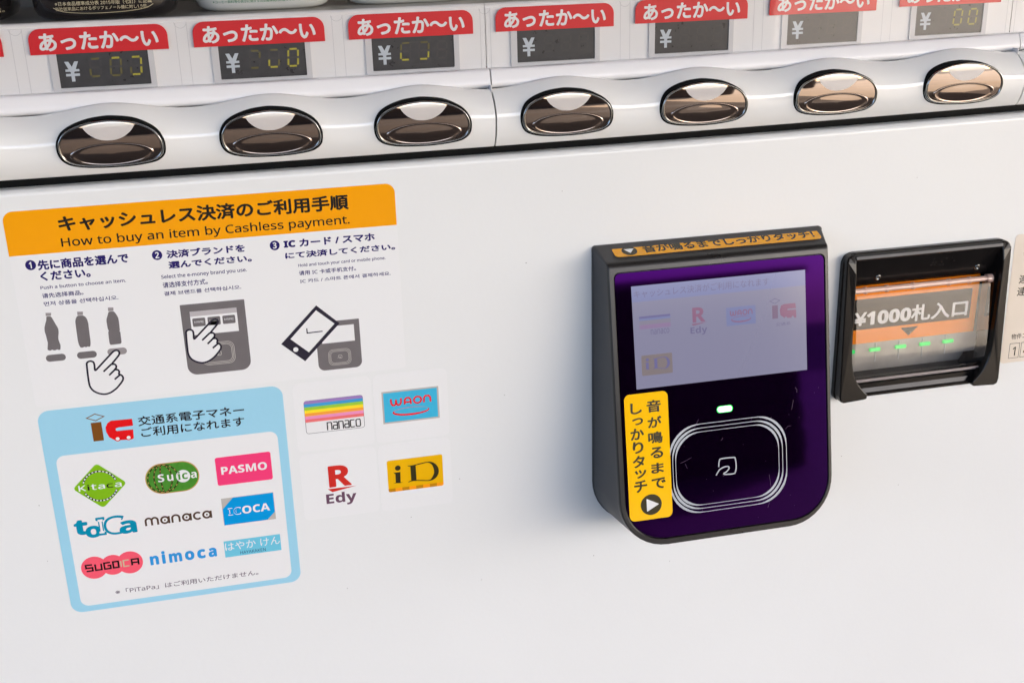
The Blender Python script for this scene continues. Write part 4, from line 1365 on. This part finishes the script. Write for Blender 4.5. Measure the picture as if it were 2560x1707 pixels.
# parting line along the side wall
bod = bo.build('body', rd, merge=True, sharp=38)
bz = MB()
rows = []
lp_(outer_last, lambda x, y: FH(y) - .02)
lp_(rl(GI[0] - .75, GI[1] + .75, GI[2] - .75, GI[3] + .75, 3.5, 23.8), lambda x, y: FH(y) + .02)
lp_(rl(GI[0] - .5, GI[1] + .5, GI[2] - .5, GI[3] + .5, 3.4, 23.6), lambda x, y: FH(y) - .15)
lp_(rl(GI[0] - .5, GI[1] + .5, GI[2] - .5, GI[3] + .5, 3.4, 23.6), lambda x, y: FH(y) - 1.6)
bz.grid(rows, bezel_black, smooth=False)
rows = rows[-1:]
lp_(rl(GI[0] + 1, GI[1] - 1, GI[2] + 1, GI[3] - 1, 3.0, 23), lambda x, y: FH(y) - 1.6)
bz.grid(rows, void_black, smooth=False)
bz.build('bezel', rd, merge=True, sharp=30)
gp = MB()
gi = rl(GI[0] + .1, GI[1] - .1, GI[2] + .1, GI[3] - .1, 3.0, 23)
gp.poly(gi, glass_black, face, -.35)
gls = gp.build('front_glass', rd)
# lit screen > banner, card pictures
G = -.35
M_ = MATS
sc_ = MB()
sc_.poly([(316.2, 73.6), (419.8, 73.6), (419.8, 130.6), (316.6, 130.6)], M_['lcd_face'], face, G + .04)
scr = sc_.build('screen', rd)
p = MB(); p.poly([(316.2, 73.6), (419.8, 73.6), (419.8, 82.3), (316.3, 82.3)], M_['lcd_band'], face, G + .07)
p.text(*D['SCRT'][0][:5], 0, M_['lcd_text'], face, G + .10)
p.build('screen_banner', scr)
p = MB()
for k, c in enumerate(('lcd_violet', 'lcd_blue', 'lcd_sand', 'lcd_sand', 'lcd_pink', 'lcd_pink')):
    p.poly([(320.0, 90.5 + k * 1.18), (338.2, 90.5 + k * 1.18), (338.2, 91.68 + k * 1.18), (320.0, 91.68 + k * 1.18)], M_[c], face, G + .07)
p.text('nanaco', 326.4, 101.0, 337.2, 98.2, .005, M_['lcd_text'], face, G + .08)
p.build('card_picture', scr)
p = MB()
p.text('R', 351.3, 96.7, 358.6, 88.7, .04, M_['lcd_red'], face, G + .07)
p.poly([(350.4, 97.5), (359.9, 97.2), (351.5, 98.5)], M_['lcd_red'], face, G + .08)
p.text('Edy', 349.7, 104.0, 359.7, 99.2, .03, M_['lcd_text'], face, G + .07)
p.build('card_picture', scr)
p = MB()
p.poly([(371.3, 90.5), (389.0, 90.5), (389.0, 100.8), (371.3, 100.8)], M_['lcd_blue'], face, G + .07)
waon(p, 373.6, 92.4, 387.2, 95.4, M_['lcd_red'], face, G + .09)
swirl(p, 380.2, 97.6, 6.0, 1.7, M_['lcd_red'], face, G + .09, .55)
p.build('card_picture', scr)
p = MB()
p.line([(397.8, 89.4), (400.9, 88.1), (404.0, 89.4), (400.9, 90.9)], .35, M_['lcd_text'], face, G + .07, closed=True)
p.poly([(399.1, 91.9), (402.6, 91.9), (402.6, 99.4), (399.1, 99.4)], M_['lcd_brown'], face, G + .07)
p.poly(D['SCC'], M_['lcd_red'], face, G + .07)
for x in (407.4, 411.6):
    p.poly(ell(x, 99.6, .75, .75, 14), M_['lcd_face'], face, G + .09)
p.text(*D['SCT'][:5], 0, M_['lcd_text'], face, G + .07)
p.build('card_picture', scr)
p = MB()
p.poly(rrect(320.2, 338.3, 112.1, 123.4, .6, 3), M_['lcd_gold'], face, G + .07)
idmark(p, 329.2 - 194, 117.6 - 179, .56, M_['lcd_violet'], face, G + .09)
p.build('card_picture', scr)
# status light
p = MB()
p.poly(rrect(363.6, 373.4, 145.5, 149.5, 1.9), led_green, face, G + .05)
p.poly(rrect(364.3, 372.7, 146.0, 149.0, 1.4), led_core, face, G + .08)
p.build('status_light', rd)
# touch target
p = MB()
for k, (i_, o1, wd) in enumerate(((0, 17.5, .4), (2.2, 15.6, .4), (4.3, 13.6, .34))):
    u0, u1, v0, v1 = 333.9 + i_ * .85, 405.9 - i_ * 1.12, 154.2 + i_ * 1.05, 205.8 - i_
    A_ = rrect(u0, u1, v0, v1, o1, 10)
    Bq = rrect(u0 + wd, u1 - wd, v0 + wd, v1 - wd, o1 + 2.2, 10)
    p.ring(A_, Bq, ring_ink, face, G + .05)
p.line(smooth_loop(D['WAVE'], 3, False), .75, ring_ink, face, G + .05)
p.build('touch_target', rd)
# fine scratches on the glass
p = MB()
R2f = ((352.4, 151.6, 350.4, 155.4, 349.6, 156.4), (412.0, 140.0, 413.2, 141.4, 413.0, 143.0), (394.6, 189.0, 395.6, 197.0, 395.2, 199.4), (393.4, 203.0, 394.2, 206.0, 393.0, 208.6), (405.4, 163.6, 407.0, 162.0, 409.0, 162.0),
       (340.4, 175.6, 344.0, 174.4, 347.4, 173.0), (343.4, 176.0, 344.2, 178.4, 344.6, 179.0), (383.6, 157.0, 384.4, 155.8, 384.8, 154.6), (365.6, 165.4, 366.4, 164.4, 366.8, 164.0), (399.4, 172.8, 400.6, 172.6, 401.6, 172.6), (409.6, 152.6, 410.4, 149.0, 410.8, 147.0))
for q in R2f:
    p.line([(q[0], q[1]), (q[2], q[3]), (q[4], q[5])], .13, scratch_ink, face, G + .03)
for k in range(26):
    x, y = random.uniform(310, 429), random.uniform(132, 214)
    p.poly(ell(x, y, .16, .16, 6), scratch_ink, face, G + .025)
p.build('scratches', rd)

# yellow sticker on the reader's front
q = MB()
sheet(q, rrect(308.9, 334.6, 133.0, 205.6, 3.2), yellow_film, G, G + .16, face)
ys = q.build('touch_sticker', label='tall yellow sticker with vertical writing on the front of the card reader', cat='sticker')
p = MB()
for a in D['YELT']:
    p.text(*a[:5], .03, olive_ink, face, G + .2)
p.build('lettering', ys)
p = MB()
p.poly(ell(322.0, 197.0, 6.3, 6.0, 36), olive_ink, face, G + .2)
p.poly(round_poly([(319.3, 193.3), (326.6, 197.2), (319.3, 200.9)], .6, 3), white_ink, face, G + .24)
p.build('arrow', ys)
# yellow sticker on its top
TSF = lambda u, h, off=0.0: W(u, 54.2 + .335 * h - off, h)
q = MB()
sheet(q, rrect(309.6, 433.2, 3.0, 12.4, 2.4), amber_film, .02, .16, TSF)
tsx = q.build('touch_sticker', label='narrow amber sticker with one line of writing on top of the card reader', cat='sticker')
p = MB()
p.text('音が鳴るまでしっかりタッチ!', 327.2, 10.6, 429.4, 4.0, .035, olive_ink, TSF, .2)
p.build('lettering', tsx)
p = MB()
p.poly(ell(319.0, 7.8, 4.4, 4.0, 30), olive_ink, TSF, .2)
p.poly(round_poly([(316.0, 6.0), (322.0, 6.0), (319.0, 10.0)], .4, 3), white_ink, TSF, .24)
p.build('arrow', tsx)
